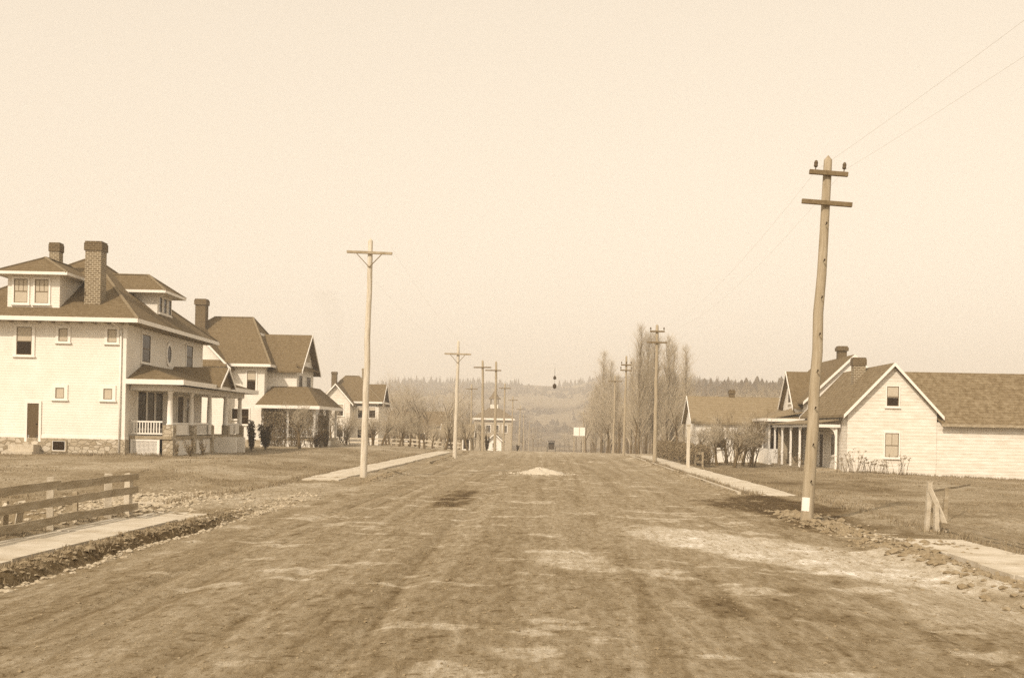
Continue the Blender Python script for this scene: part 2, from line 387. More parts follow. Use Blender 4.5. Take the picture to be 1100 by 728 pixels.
# side walks: slabs of boards and cement beside the road
def walk(name, x0, x1, y0, y1, z, step, m_=None):
    b = MB(); y = y0
    while y < y1-.05:
        e = min(y+step, y1); j = random.uniform(-.012, .012); dx = random.uniform(-.02, .02)
        zz = z+gz((x0+x1)/2, (y+e)/2)-.07*(e > y1-step)-.05*(y < y0+step and y0 > 30)+random.uniform(-.012, .012)
        b.box(x0+dx, x1+dx*.5, y+.018, e-.018, zz-.25, zz+j)
        y = e
    o = b.build(name, m_ or M['walk']); tag(o, kind='structure'); return o
walk('pavement_left_near', -9.55, -8.15, 3, 26.6, .03, 1.5)
walk('pavement_left_far', -9.6, -8.15, 42.5, 98, .07, 1.8)
walk('pavement_right_near', 7.35, 8.75, 4, 25.2, .05, 1.5)
walk('pavement_right_far', 7.3, 8.7, 38.5, 96, .07, 1.8)
b = MB(); 
for k in range(3):
    y0 = 39+k*19
    b.beam((6.75, y0, gz(6.75, y0)+.03), (6.8, y0+15, gz(6.8, y0+15)+.03), .12, .16)
o = b.build('kerb_right', M['wood_pale']); tag(o, kind='structure')
b = MB().beam((-6.9, 63, .05), (-6.85, 92, .03), .14, .2); o = b.build('kerb_left', M['wood']); tag(o, kind='structure')

# ------------------------------------------------------------ windows and doors
def facebox(b, face, p, u0, u1, z0, z1, d0, d1):
    """box on a wall plane. face 'S' looks to -Y at y=p, 'E' to +X at x=p, 'W' to -X at x=p. d0..d1 outward offsets"""
    if face == 'S': b.box(u0, u1, p-d1, p-d0, z0, z1)
    elif face == 'E': b.box(p+d0, p+d1, u0, u1, z0, z1)
    else: b.box(p-d1, p-d0, u0, u1, z0, z1)
def window(root, face, p, u0, u1, z0, z1, tr=.13, cols=1, dark=True, blind=0, sill=True, trim='trim', label=None):
    f = MB()
    facebox(f, face, p, u0-tr, u0, z0-.02, z1+tr, .003, .055); facebox(f, face, p, u1, u1+tr, z0-.02, z1+tr, .003, .055)
    facebox(f, face, p, u0, u1, z1, z1+tr, .003, .058); facebox(f, face, p, u0, u1, z0-.02, z0+.04, .003, .05)
    o = f.build('window', M[trim], root)
    if label: o['label'] = label
    s = MB(); zm = (z0+z1)/2; w = .035
    for a, c in ((u0, u0+w), (u1-w, u1)): facebox(s, face, p, a, c, z0+.04, z1, .022, .04)
    if z1-z0 > .9: facebox(s, face, p, u0+w, u1-w, zm-.02, zm+.02, .022, .042)
    facebox(s, face, p, u0+w, u1-w, z1-w, z1, .022, .04); facebox(s, face, p, u0+w, u1-w, z0+.04, z0+.04+w, .022, .04)
    for k in range(1, cols): 
        x = u0+(u1-u0)*k/cols; facebox(s, face, p, x-.012, x+.012, zm if z1-z0 > .9 else z0+.07, z1-w, .022, .034)
    q = s.build('sash', M['arm' if trim == 'trim' else 'trim'], o); q.location = (0, 0, 0)
    g = MB(); facebox(g, face, p, u0, u1, z0+.04, z1, .004, .02); q = g.build('pane', M['glass'], o); q.location = (0, 0, 0)
    if blind:
        g = MB(); facebox(g, face, p, u0+.04, u1-.04, z1-(z1-z0)*blind, z1-.03, .0202, .0216); q = g.build('blind', M['shade'], o); q.location = (0, 0, 0)
    if sill:
        g = MB(); facebox(g, face, p, u0-tr-.04, u1+tr+.04, z0-.09, z0-.022, .003, .11); q = g.build('sill', M['trim'], o); q.location = (0, 0, 0)
    return o
def door(root, face, p, u0, u1, z0, z1, m_='door', tr=.13):
    d = MB(); facebox(d, face, p, u0, u1, z0, z1, .004, .03)
    facebox(d, face, p, u0+.12, u1-.12, z0+.2, z0+.85, .03, .045)
    o = d.build('door', M[m_], root)
    t = MB(); facebox(t, face, p, u0-tr, u0-.002, z0, z1+tr, .003, .06); facebox(t, face, p, u1+.002, u1+tr, z0, z1+tr, .003, .06); facebox(t, face, p, u0, u1, z1+.002, z1+tr, .003, .062)
    q = t.build('frame', M['trim'], o); q.location = (0, 0, 0)
    k = MB(); facebox(k, face, p, u1-.14, u1-.08, (z0+z1)/2-.1, (z0+z1)/2-.04, .03, .08); q = k.build('handle', M['dark'], o); q.location = (0, 0, 0)
    return o
def chimney(root, cx, cy, w, d, z0, z1, m_='brick', cap='brick_dark', capz=.45, corb=.07):
    b = MB().box(cx-w/2, cx+w/2, cy-d/2, cy+d/2, z0, z1-capz)
    o = b.build('chimney', M[m_], root)
    c = MB().box(cx-w/2-corb, cx+w/2+corb, cy-d/2-corb, cy+d/2+corb, z1-capz, z1-.1)
    c.box(cx-w/2-corb*.4, cx+w/2+corb*.4, cy-d/2-corb*.4, cy+d/2+corb*.4, z1-.1, z1)
    q = c.build('cap', M[cap], o); q.location = (0, 0, 0)
    return o
def hiproof(root, x0, x1, y0, y1, z, xa, xb, ya, yb, zt, m_='shingle', fascia=.19, name='roof'):
    """hip roof with eaves rectangle x0..x1,y0..y1 at z; top edge (xa,ya)-(xb,yb) at zt"""
    t = .12
    a, b_, c, d = (x0, y0, z), (x1, y0, z), (x1, y1, z), (x0, y1, z)
    m = MB()
    P, Q = (xa, ya, zt), (xb, yb, zt)
    if abs(xa-xb) < 1e-4 and abs(ya-yb) < 1e-4: polys = [[a, b_, P], [b_, c, P], [c, d, P], [d, a, P]]
    elif abs(xa-xb) > abs(ya-yb): polys = [[a, b_, Q, P], [b_, c, Q], [c, d, P, Q], [d, a, P]]
    else: polys = [[a, b_, P], [b_, c, Q, P], [c, d, Q], [d, a, P, Q]]
    vs = []; 
    for p in polys: m.add(p, [tuple(range(len(p)))])
    m.add([a, b_, c, d], [(3, 2, 1, 0)])
    o = m.build(name, M[m_], root)
    f = MB()
    f.box(x0-.02, x1+.02, y0-.03, y0, z-fascia, z+.03); f.box(x0-.02, x1+.02, y1, y1+.03, z-fascia, z+.03)
    f.box(x0-.03, x0-.0, y0, y1, z-fascia, z+.028); f.box(x1, x1+.03, y0, y1, z-fascia, z+.028)
    f.box(x0, x1, y0, y1, z-.06, z-.004)
    q = f.build('fascia', M['trim'], o); q.location = (0, 0, 0)
    # hip and ridge caps
    r = MB()
    def rid(p, q_): r.beam(Vector(p)+Vector((0, 0, .02)), Vector(q_)+Vector((0, 0, .02)), .16, .05)
    for p, q_ in ((a, P), (b_, Q if abs(xa-xb) > abs(ya-yb) else P), (c, Q), (d, P if abs(xa-xb) > abs(ya-yb) else Q)): rid(p, q_)
    if P != Q: rid(P, Q)
    q = r.build('ridge_cap', M['shingle_pale'], o); q.location = (0, 0, 0)
    return o
def gableroof(root, axis, c0, half, e0, e1, ze, zr, m_='shingle', over=.35, t=.14, rake=True, name='roof'):
    """axis 'Y': ridge runs along Y at x=c0 from y=e0..e1; axis 'X': ridge along X at y=c0. half = half width at the wall, ze eave height at wall, zr ridge"""
    sl = (zr-ze)/half; ho = half+over; zo = ze-sl*over
    m = MB()
    def P(a, l, z): return (a, l, z) if axis == 'Y' else (l, a, z)
    for s in (-1, 1):
        q = [P(c0+s*ho, e0, zo), P(c0+s*ho, e1, zo), P(c0, e1, zr), P(c0, e0, zr)]
        m.slab([(p[0], p[1], p[2]+t) for p in q], t)
    o = m.build(name, M[m_], root)
    if rake:
        for e, dd in ((e0, -1), (e1, 1)):
            f = MB()
            for s in (-1, 1):
                p0 = Vector(P(c0+s*(ho+.02), e+dd*.025, zo-.02)); p1 = Vector(P(c0, e+dd*.025, zr-.02))
                f.ext([p0+Vector((0, 0, -.04)), p0+Vector((0, 0, t+.03)), p1+Vector((0, 0, t+.03)), p1+Vector((0, 0, -.04))] , Vector(P(0, dd*.045, 0)))
            q = f.build('bargeboard', M['trim'], o); q.location = (0, 0, 0)
    return o
def gable_wall(b, axis, c0, half, e, ze, zr, thick=.05):
    """triangular wall piece at coordinate e"""
    def P(a, l, z): return (a, l, z) if axis == 'Y' else (l, a, z)
    return b.ext([P(c0-half, e, ze), P(c0+half, e, ze), P(c0, e, zr)], P(0, thick, 0))

# ============================================================ HOUSE 1 : big square house, left
# local frame: x=0 front (street) wall, y=0 the wall facing the camera
h1 = thing('square_house', 'large white square house with hip roof, brick chimneys and columned porch, nearest on left', 'house', (-22.3, 57, .3), R(2))
W, L = 9.2, 14.2
MB().box(-W-.05, .05, -.05, L+.05, -.4, 1.15).build('foundation', M['foundation'], h1)
MB().box(-W, 0, 0, L, 1.15, 7.35).build('wall', M['paint'], h1)
b = MB()
for x0, x1, y0, y1 in ((-.16, .02, -.02, .16), (-.02, .022, L-.16, L+.02), (-W-.02, -W+.16, -.021, .1)):
    b.box(x0, x1, y0, y1, 1.17, 7.0)
b.box(-W-.03, .03, -.03, L+.03, 1.15, 1.3); b.box(-W-.03, .032, -.032, L+.03, 6.98, 7.25)
b.build('corner_trim', M['trim'], h1)
roof1 = hiproof(h1, -W-.85, .85, -.85, L+.85, 7.42, -W/2, -W/2, L/2, L/2, 11.75)
for k in range(14):
    q = MB().box(-W-.5+k*.73, -W-.4+k*.73, -.8, 0, 7.17, 7.35).build('bracket', M['wood'], roof1); q.location = (0, 0, 0)
for k in range(18):
    q = MB().box(0, .8, .3+k*.79, .4+k*.79, 7.17, 7.35).build('bracket', M['wood'], roof1); q.location = (0, 0, 0)
# brick chimneys
chimney(h1, -2.1, 1.1, .85, .8, 7.3, 11.65, capz=.5, corb=.055)
chimney(h1, -5.4, 3.9, .55, .55, 9.3, 12.0, 'brick', capz=.5, corb=.04)
# dormer on the side roof
b = MB(); xd0, xd1 = -6.4, -3.65
b.box(xd0, xd1, .25, 4.2, 7.6, 9.75); dm = b.build('dormer', M['paint'], h1)
dw = hiproof(h1, xd0-.6, xd1+.6, -.35, 5.2, 9.8, -5.03, -5.03, 1.6, 5.0, 10.85, name='dormer_roof', fascia=.12)
for a in (-6.05, -4.95): window(h1, 'S', .25, a, a+.72, 8.2, 9.5, tr=.1, cols=3, blind=.96)
# dormer on the street roof
b = MB().box(-4.2, -.3, 5.85, 8.5, 7.5, 9.6); b.build('dormer', M['paint'], h1)
hiproof(h1, -4.8, .35, 5.2, 9.15, 9.62, -4.6, -1.3, 7.15, 7.15, 10.75, name='dormer_roof', fascia=.12)
for a in (6.05, 6.9, 7.75): window(h1, 'E', -.3, a, a+.5, 8.45, 9.35, tr=.08)
# windows on the wall facing us
for a in (-3.55, -.98):
    window(h1, 'S', 0, a, a+.48, 6.2, 6.92, tr=.15, blind=.93)
for a in (-3.65, -1.13):
    window(h1, 'S', 0, a, a+.46, 3.2, 3.8, tr=.18, blind=.93)
window(h1, 'S', 0, -5.75, -4.95, 5.45, 6.95, tr=.16, blind=.5)
window(h1, 'S', 0, -8.3, -7.4, 5.45, 6.95, tr=.16)
window(h1, 'S', 0, -8.4, -7.5, 2.4, 3.9, tr=.16)
door(h1, 'S', 0, -5.1, -4.5, .95, 2.95)
b = MB().box(-5.9, -4.3, -1.2, -.06, .2, .45).box(-5.7, -4.4, -.85, -.06, .45, .8); b.build('back_step', M['wood_pale'], h1)
window(h1, 'S', -.05, -3.75, -3.05, .45, 1.02, tr=.07, sill=False, trim='wood')
# street front
window(h1, 'E', 0, 2.4, 3.75, 5.35, 6.9, tr=.13)
window(h1, 'E', 0, 10.6, 11.9, 5.45, 6.9, tr=.13)
b = MB(); n = 20
for k in range(n):
    t0, t1 = 2*math.pi*k/n, 2*math.pi*(k+1)/n
    q = [(.003, 7.15+.55*r*math.cos(t), 6.1+.72*r*math.sin(t)) for r, t in ((1, t0), (1, t1), (.7, t1), (.7, t0))]
    b.ext(q, (.06, 0, 0))
wo = b.build('window', M['trim'], h1); wo['label'] = 'oval window'
b = MB().ext([(.004, 7.15+.39*math.cos(2*math.pi*k/n), 6.1+.51*math.sin(2*math.pi*k/n)) for k in range(n)], (.02, 0, 0)); q = b.build('pane', M['glass'], wo); q.location = (0, 0, 0)
for a, c in ((1.9, 3.2), (3.45, 4.6), (4.9, 6.1)): window(h1, 'E', 0, a, c, 1.7, 3.75, tr=.12, blind=.0)
door(h1, 'E', 0, 9.0, 10.1, 1.42, 3.65)
window(h1, 'E', 0, 10.8, 12.2, 1.9, 3.6, tr=.12)
b = MB().tube((-.25, -.08, .4), (-.25, -.08, 6.9), .05, .05, 8).tube((-.25, -.08, 6.9), (-.55, -.6, 7.25), .05, .05, 8); b.build('downpipe', M['trim'], h1, True)
# porch
PX, P0, P1 = 2.2, .7, 16.3
b = MB().box(.06, PX+.1, P0-.1, P1, 1.2, 1.36); b.build('porch_floor', M['wood'], h1)
b = MB().box(PX-.12, PX, P0+1.0, P1, -.2, 1.2); b.box(.06, PX, P1-.1, P1, -.2, 1.2); b.build('porch_skirt', M['paint'], h1)
fr = MB(); fr.box(.1, PX-.55, P0-.06, P0, 1.08, 1.2); fr.box(.1, PX-.55, P0-.06, P0, .12, .26)
for a in (.1, PX-.67): fr.box(a, a+.12, P0-.065, P0, .26, 1.08)
fr = fr.build('lattice_frame', M['trim'], h1)
lt = MB(); 
for k in range(22):
    x = .2+k*.068
    if x < PX-.7: lt.box(x, x+.03, P0-.04, P0-.02, .26, 1.08)
for k in range(12): lt.box(.22, PX-.67, P0-.02, P0-.005, .28+k*.068, .31+k*.068)
q = lt.build('lattice', M['trim'], fr); q.location = (0, 0, 0)
MB().box(.1, PX-.7, P0+.02, P0+.06, .1, 1.18).build('crawlspace_board', M['screen'], h1)
cols_y = [P0+.25, P0+4.1, P0+7.9, P0+11.6, P1-.3]
for i, y in enumerate(cols_y):
    s_w = .32 if i < 2 else .2
    p = MB().box(PX-s_w-.1, PX+.14, y-s_w+.06, y+s_w, -.3, 1.95); p.build('pier', M['foundation' if i < 2 else 'stone'], h1)
    c = MB().lathe((PX-.12, y, 0), [(.19, 1.95), (.19, 2.03), (.15, 2.05), (.152, 2.6), (.115, 3.62), (.15, 3.66), (.17, 3.78)], 14); c.build('column', M['trim'], h1, True)
# balustrades
def balus(root, p0, p1, z0, z1, step=.14, name='railing', m_='trim'):
    b = MB(); p0 = Vector(p0); p1 = Vector(p1); n = max(2, int((p1-p0).length/step))
    b.beam(p0+Vector((0, 0, z1)), p1+Vector((0, 0, z1)), .08, .08); b.beam(p0+Vector((0, 0, z0)), p1+Vector((0, 0, z0)), .07, .07)
    for k in range(1, n):
        q = p0.lerp(p1, k/n); b.box(q.x-.025, q.x+.025, q.y-.025, q.y+.025, z0, z1)
    return b.build(name, M[m_], root)
balus(h1, (.1, P0+.05, 0), (PX-.45, P0+.05, 0), 1.48, 2.12)
for i in range(4):
    if i == 2: continue
    a, c = cols_y[i]+.4, cols_y[i+1]-.4
    balus(h1, (PX-.1, a, 0), (PX-.1, c, 0), 1.45, 2.05)
for y, w in ((cols_y[0]+1.5, 2.2), (cols_y[2]-.2, .9), (cols_y[3]+.9, 1.1), (cols_y[4]-1.3, 1.0)):
    MB().box(PX-.02, PX+.06, y-w/2, y+w/2, 1.42, 2.0).build('rail_panel', M['paint'], h1)
b = MB().box(-.0+.06, PX+.08, P0-.08, P1+.1, 3.78, 4.08); b.box(.06, PX-.4, P0+.3, P1-.3, 3.9, 4.1); b.build('porch_beam', M['trim'], h1)
# porch roof: lean-to hip against the wall
pr = MB(); X1 = PX+.85; Y0, Y1 = P0-.75, P1+.75; zt = 5.25; zb = 4.3
A, B_, C_, D_ = (.03, Y0, zb), (X1, Y0, zb), (X1, Y1, zb), (.03, Y1, zb); E_, F_ = (.03, Y0+2.7, zt), (.03, Y1-2.7, zt)
pr.add([A, B_, E_], [(0, 1, 2)]).add([B_, C_, F_, E_], [(0, 1, 2, 3)]).add([C_, D_, F_], [(0, 1, 2)]).add([A, B_, C_, D_], [(3, 2, 1, 0)])
pro = pr.build('porch_roof', M['shingle'], h1)
f = MB().box(.03, X1+.03, Y0-.03, Y0, zb-.22, zb+.04).box(X1, X1+.03, Y0, Y1, zb-.22, zb+.04).box(.03, X1+.03, Y1, Y1+.03, zb-.22, zb+.04)
q = f.build('fascia', M['trim'], pro); q.location = (0, 0, 0)
# pediment above the steps
pc = (cols_y[2]+cols_y[1])/2+1.4
pg = gableroof(h1, 'X', pc, 1.5, .05, X1+.25, zb+.02, 5.35, over=.2, t=.08, name='pediment_roof')
b = MB(); gable_wall(b, 'X', pc, 1.45, X1+.05, zb, 5.28, .05); b.build('pediment', M['shingle'], h1)
# stairs with cheek walls
sy = (cols_y[2]+cols_y[3])/2
b = MB()
for k in range(5): b.box(PX, PX+.3+.22*(4-k), sy-.9, sy+.9, -.2+.28*k, .08+.28*k)
b.build('porch_steps', M['wood_pale'], h1)
for a in (sy-1.15, sy+.9): MB().box(PX+.0, PX+1.35, a, a+.25, -.3, 1.25).build('cheek_wall', M['paint'], h1)

# ============================================================ HOUSE 2
h2_ = thing('gabled_house', 'white house with dark hip and gable roof and vine covered porch, second on left', 'house', (-22.8, 87, .25))
MB().box(-32.5, -22.8, 87, 97, -.3, 6.7).build('wall', M['paint'], h2_)
MB().box(-32.55, -22.75, 86.95, 97.05, -.3, .8).build('foundation', M['stone'], h2_)
hiproof(h2_, -33.1, -22.2, 86.4, 97.6, 6.8, -28.3, -25.1, 91.6, 91.6, 11.0)
chimney(h2_, -29.0, 90.2, .85, .8, 8.5, 12.3, 'brick_dark', capz=.5, corb=.08)
# rear gable facing the camera, half hidden by the first house
b = MB(); b.box(-31.5, -25.6, 86.1, 87.1, -.2, 6.7); gable_wall(b, 'Y', -28.55, 2.95, 86.1, 6.7, 9.6, .3); b.build('bay_wall', M['paint'], h2_)
gableroof(h2_, 'Y', -28.55, 2.95, 85.8, 90.5, 6.7, 9.7, over=.4, name='bay_roof')
b = MB().slab([(-31.6, 85.55, 6.6), (-25.5, 85.55, 6.6), (-25.5, 86.12, 7.1), (-31.6, 86.12, 7.1)], .08); b.build('pent_roof', M['shingle'], h2_)
# street gable wing
b = MB().box(-24.5, -20.5, 88.3, 94.5, -.3, 6.7); gable_wall(b, 'X', 91.4, 3.1, -20.56, 6.7, 9.35, .05); b.build('wing_wall', M['paint'], h2_)
gableroof(h2_, 'X', 91.4, 3.1, -25.6, -20.0, 6.7, 9.45, over=.5, name='wing_roof')
b = MB().slab([(-20.52, 88.0, 6.95), (-20.0, 88.0, 6.7), (-20.0, 94.8, 6.7), (-20.52, 94.8, 6.95)], .12); b.build('pent_roof', M['shingle'], h2_)
b = MB().box(-20.5, -20.44, 91.0, 92.6, 7.4, 8.4); b.build('gable_vent', M['drab'], h2_)
window(h2_, 'E', -20.5, 88.9, 90.1, 5.0, 6.1)
window(h2_, 'E', -20.5, 91.7, 93.2, 5.0, 6.1)
b = MB().slab([(-25.6, 91.0, 9.9), (-24.0, 90.2, 9.6), (-24.0, 92.6, 9.6), (-25.6, 92.6, 9.9)], .5); b.build('roof_vent', M['trim'], h2_)
window(h2_, 'S', 87, -24.2, -23.5, 4.7, 6.3, tr=.12, blind=.45)
window(h2_, 'S', 87, -25.35, -24.8, 2.4, 3.25, tr=.1); window(h2_, 'S', 87, -24.6, -24.0, 2.0, 3.25, tr=.1)
window(h2_, 'S', 86.1, -28.7, -27.9, 2.0, 3.6)
# porch
pr = MB(); zb, zt = 3.55, 5.15
a, b1, c, d = (-23.1, 85.3, zb), (-18.0, 85.3, zb), (-18.0, 95.3, zb), (-23.1, 95.3, zb); e, f1, g, h = (-22.5, 88.3, zt), (-19.6, 88.3, zt), (-19.6, 93.2, zt), (-22.5, 93.2, zt)
pr.add([a, b1, c, d, e, f1, g, h], [(0, 1, 5, 4), (1, 2, 6, 5), (2, 3, 7, 6), (3, 0, 4, 7), (4, 5, 6, 7), (3, 2, 1, 0)])
q = pr.build('porch_roof', M['shingle'], h2_)
f = MB().box(-23.1, -17.97, 85.27, 85.3, zb-.22, zb+.03).box(-18, -17.97, 85.3, 95.3, zb-.22, zb+.03).box(-23.1, -18.0, 85.3, 95.3, zb-.06, zb-.004); f = f.build('fascia', M['trim'], q); f.location = (0, 0, 0)
MB().box(-22.75, -18.3, 85.7, 94.9, .85, 1.0).build('porch_floor', M['wood'], h2_)
MB().box(-22.7, -18.4, 85.75, 85.85, -.2, .85).box(-18.45, -18.35, 85.9, 94.8, -.2, .85).build('porch_skirt', M['paint'], h2_)
for (x, y) in ((-22.6, 85.9), (-20.6, 85.9), (-18.5, 85.9), (-18.5, 88.8), (-18.5, 91.6), (-18.5, 94.6)):
    MB().box(x-.09, x+.09, y-.09, y+.09, 1.0, 3.35).build('porch_post', M['trim'], h2_)
balus(h2_, (-22.6, 85.9, 0), (-18.5, 85.9, 0), 1.15, 1.75); balus(h2_, (-18.5, 85.9, 0), (-18.5, 91.6, 0), 1.15, 1.75)
b = MB()
for k in range(4): b.box(-18.35, -18.35+.3*(4-k)+.05, 91.9, 94.3, -.2+.26*k, .06+.26*k)
b.build('porch_steps', M['wood_pale'], h2_)
door(h2_, 'S', 88.3, -21.5, -20.8, 1.0, 3.1)
window(h2_, 'E', -20.5, 89.4, 90.6, 1.8, 3.2)

# ============================================================ HOUSE 3
h3 = thing('cross_gabled_house', 'pale house with white edged gable and two thin chimneys behind the left fruit trees', 'house', (-24, 135, -.4))
MB().box(-28.2, -21.4, 137, 143, -1, 5.0).build('wall', M['paint_old'], h3)
hiproof(h3, -29.0, -20.9, 136.5, 143.7, 5.05, -26.2, -24.5, 140, 140, 8.4)
b = MB().box(-28.2, -24.6, 134.8, 137, -1, 5.0); gable_wall(b, 'Y', -26.4, 1.8, 134.8, 5.0, 7.0, .05); b.build('bay_wall', M['paint_old'], h3)
gableroof(h3, 'Y', -26.4, 1.8, 134.4, 140, 5.0, 7.05, over=.45, name='bay_roof')
b = MB(); gable_wall(b, 'X', 140, 2.3, -21.35, 4.9, 7.1, .05); b.build('gable_wall', M['drab'], h3)
gableroof(h3, 'X', 140, 2.5, -25.0, -20.9, 5.0, 7.25, over=.5, name='wing_roof')
chimney(h3, -27.3, 138.2, .65, .6, 5.5, 8.8, 'brick_dark', capz=.3, corb=.05)
chimney(h3, -23.9, 140.6, .55, .6, 6.5, 9.4, 'brick', 'brick', capz=.3, corb=.04)
for x0, z0, z1 in ((-27.6, 3.2, 4.6), (-26.2, 3.2, 4.6), (-27.6, .6, 2.1), (-26.2, .6, 2.1)): window(h3, 'S', 134.8, x0, x0+.75, z0, z1, blind=.4)
for x0, z0, z1 in ((-24.0, 3.0, 4.4), (-22.6, 3.0, 4.4), (-24.0, .5, 2.0), (-22.6, .5, 2.0)): window(h3, 'S', 137, x0, x0+.8, z0, z1, blind=.3)

# ============================================================ far buildings on the left
def cottage(name, label, cat, x0, x1, y0, y1, ze, zr, axis='X', wall='paint_old', roof='shingle', wins=(), doors=(), chim=None, over=.35):
    z0 = min(gz(x, y) for x in (x0, x1) for y in (y0, y1))
    t = thing(name, label, cat, ((x0+x1)/2, y0, z0))
    b = MB().box(x0, x1, y0, y1, z0-.3, ze)
    if axis == 'X':
        c, hf = (y0+y1)/2, (y1-y0)/2; gable_wall(b, 'X', c, hf, x0+.0, ze, zr, .05); gable_wall(b, 'X', c, hf, x1-.05, ze, zr, .05)
    else:
        c, hf = (x0+x1)/2, (x1-x0)/2; gable_wall(b, 'Y', c, hf, y0, ze, zr, .05); gable_wall(b, 'Y', c, hf, y1-.05, ze, zr, .05)
    b.build('wall', M[wall], t)
    e0, e1 = (x0-over, x1+over) if axis == 'X' else (y0-over, y1+over)
    gableroof(t, axis, c, hf, e0, e1, ze, zr+.02, roof, over=over)
    for w in wins: window(t, *w)
    for d_ in doors: door(t, *d_)
    if chim: chimney(t, *chim, capz=.3, corb=.05)
    return t
g0 = gz(-20, 195)
cottage('long_cottage', 'low long roofed cottage beyond the orchard left of the second tall pole', 'house', -28.5, -18.0, 195, 201, 2.4, 4.7, wall='drab', wins=(('S', 195, -26, -25, -.6, .8), ('S', 195, -23, -22, -.6, .8)), chim=(-26.2, 198, .7, .7, 3.5, 5.7, 'brick_dark'))
cottage('open_fronted_cottage', 'low cottage with dark openings behind the orchard fence beside the second left pole', 'house', -14.6, -10.6, 150, 155, .9, 2.4, wall='drab', roof='shingle_pale', wins=(('S', 150, -13.9, -13.1, -.9, .6), ('S', 150, -11.7, -10.9, -.9, .6)))
cottage('white_shed', 'small white shed at the foot of the paired poles', 'shed', -8.9, -6.9, 160, 164, .3, 1.2, axis='Y', wall='trim', wins=(('S', 160, -8.2, -7.7, -.8, -.1),))
sb = thing('school_building', 'distant hip roofed building with a small open cupola behind the paired poles', 'building', (-17, 330, gz(-17, 330)))
MB().box(-22.5, -11.5, 330, 342, -8, 4.6).build('wall', M['drab'], sb)
MB().box(-22.6, -11.4, 329.9, 342.1, 3.2, 3.7).build('frieze', M['shade'], sb)
hiproof(sb, -23.5, -10.4, 329, 343, 4.9, -17.6, -16.2, 336, 336, 8.6, fascia=.5)
b = MB().box(-18.1, -15.7, 334.8, 337.2, 7.8, 9.2); cu = b.build('cupola', M['paint_old'], sb)
b = MB()
for x in (-18.0, -15.8):
    for y in (334.9, 337.1): b.box(x-.15, x+.15, y-.15, y+.15, 9.2, 10.8)
b.lathe((-16.9, 336, 0), [(1.9, 10.8), (1.9, 11.0), (1.2, 11.6), (.9, 12.2), (.5, 12.7), (.1, 13.4)], 8)
q = b.build('bell_roof', M['shingle'], cu); q.location = (0, 0, 0)
for x0 in (-21.5, -19.0, -16.5, -14.0): window(sb, 'S', 330, x0, x0+1.3, .6, 2.8, tr=.2)

# ============================================================ RIGHT : long cottage
rc = cottage('plain_cottage', 'plain low long sided cottage with pale shingle roof behind bare fruit trees on the right', 'house', 10.75, 17.3, 82, 87, 2.95, 4.75, wall='trim', roof='shingle_pale',
             wins=(('S', 82, 12.3, 13.0, 1.0, 2.2), ('S', 82, 15.2, 15.9, 1.0, 2.2), ('W', 10.75, 84, 84.8, 1.0, 2.2)), doors=(('S', 82, 13.7, 14.4, .1, 2.1, 'drab'),), chim=(13.9, 84.6, .4, .4, 4.3, 5.45, 'brick_dark'), over=.25)
# ============================================================ RIGHT HOUSE
rh = thing('gable_front_house', 'old white clapboard house with mossy shingle gables and ornate side porch, nearest on right', 'house', (20.2, 65.5, -.1))
b = MB().box(17.6, 22.8, 65.5, 76.4, -.6, 3.55); gable_wall(b, 'Y', 20.2, 2.6, 65.5, 3.55, 6.3, .05); gable_wall(b, 'Y', 20.2, 2.6, 76.35, 3.55, 6.3, .05)
b.build('wall', M['paint_old'], rh)
gableroof(rh, 'Y', 20.2, 2.6, 65.2, 76.6, 3.55, 6.35, 'shingle_old', over=.3)
b = MB().box(22.8, 34, 65.58, 71.4, -.6, 3.05); b.build('wing_wall', M['paint_old'], rh)
b = MB().slab([(23.15, 65.25, 3.0), (34.3, 65.25, 3.0), (34.3, 68.5, 6.15), (20.4, 68.5, 6.15)], .14); b.slab([(34.3, 71.75, 3.0), (23.15, 71.75, 3.0), (20.4, 68.5, 6.15), (34.3, 68.5, 6.15)], .14); b.build('wing_roof', M['shingle_old'], rh)
b = MB().box(23.0, 34.2, 65.12, 65.24, 2.8, 2.96); b.build('gutter', M['wood'], rh)
window(rh, 'S', 65.5, 19.85, 20.55, 3.9, 5.1, tr=.08, blind=.55); window(rh, 'S', 65.5, 19.8, 20.6, .9, 2.35, tr=.08, cols=2, blind=.95)
# rear taller block
b = MB().box(17.8, 24.0, 76.5, 87, -.6, 4.6); gable_wall(b, 'Y', 20.9, 3.1, 76.5, 4.6, 7.5, .05); gable_wall(b, 'Y', 20.9, 3.1, 86.95, 4.6, 7.5, .05); b.build('rear_wall', M['trim'], rh)
gableroof(rh, 'Y', 20.9, 3.1, 76.3, 87.3, 4.6, 7.6, 'shingle', over=.35, name='rear_roof')
b = MB().box(17.4, 19.5, 78.1, 82.5, 3.4, 4.2); gable_wall(b, 'X', 80.3, 2.2, 17.4, 4.2, 6.5, .05); b.build('side_gable', M['trim'], rh)
gableroof(rh, 'X', 80.3, 2.2, 17.1, 20.6, 4.2, 6.55, 'shingle', over=.25, name='side_gable_roof')
window(rh, 'W', 17.4, 79.9, 80.7, 4.4, 5.6, tr=.1)
chimney(rh, 21.1, 80.5, .6, .6, 6.5, 8.6, 'brick_dark', capz=.35, corb=.1); chimney(rh, 19.55, 70.5, .75, .6, 5.0, 7.1, 'brick', 'brick_dark', capz=.5, corb=.05)
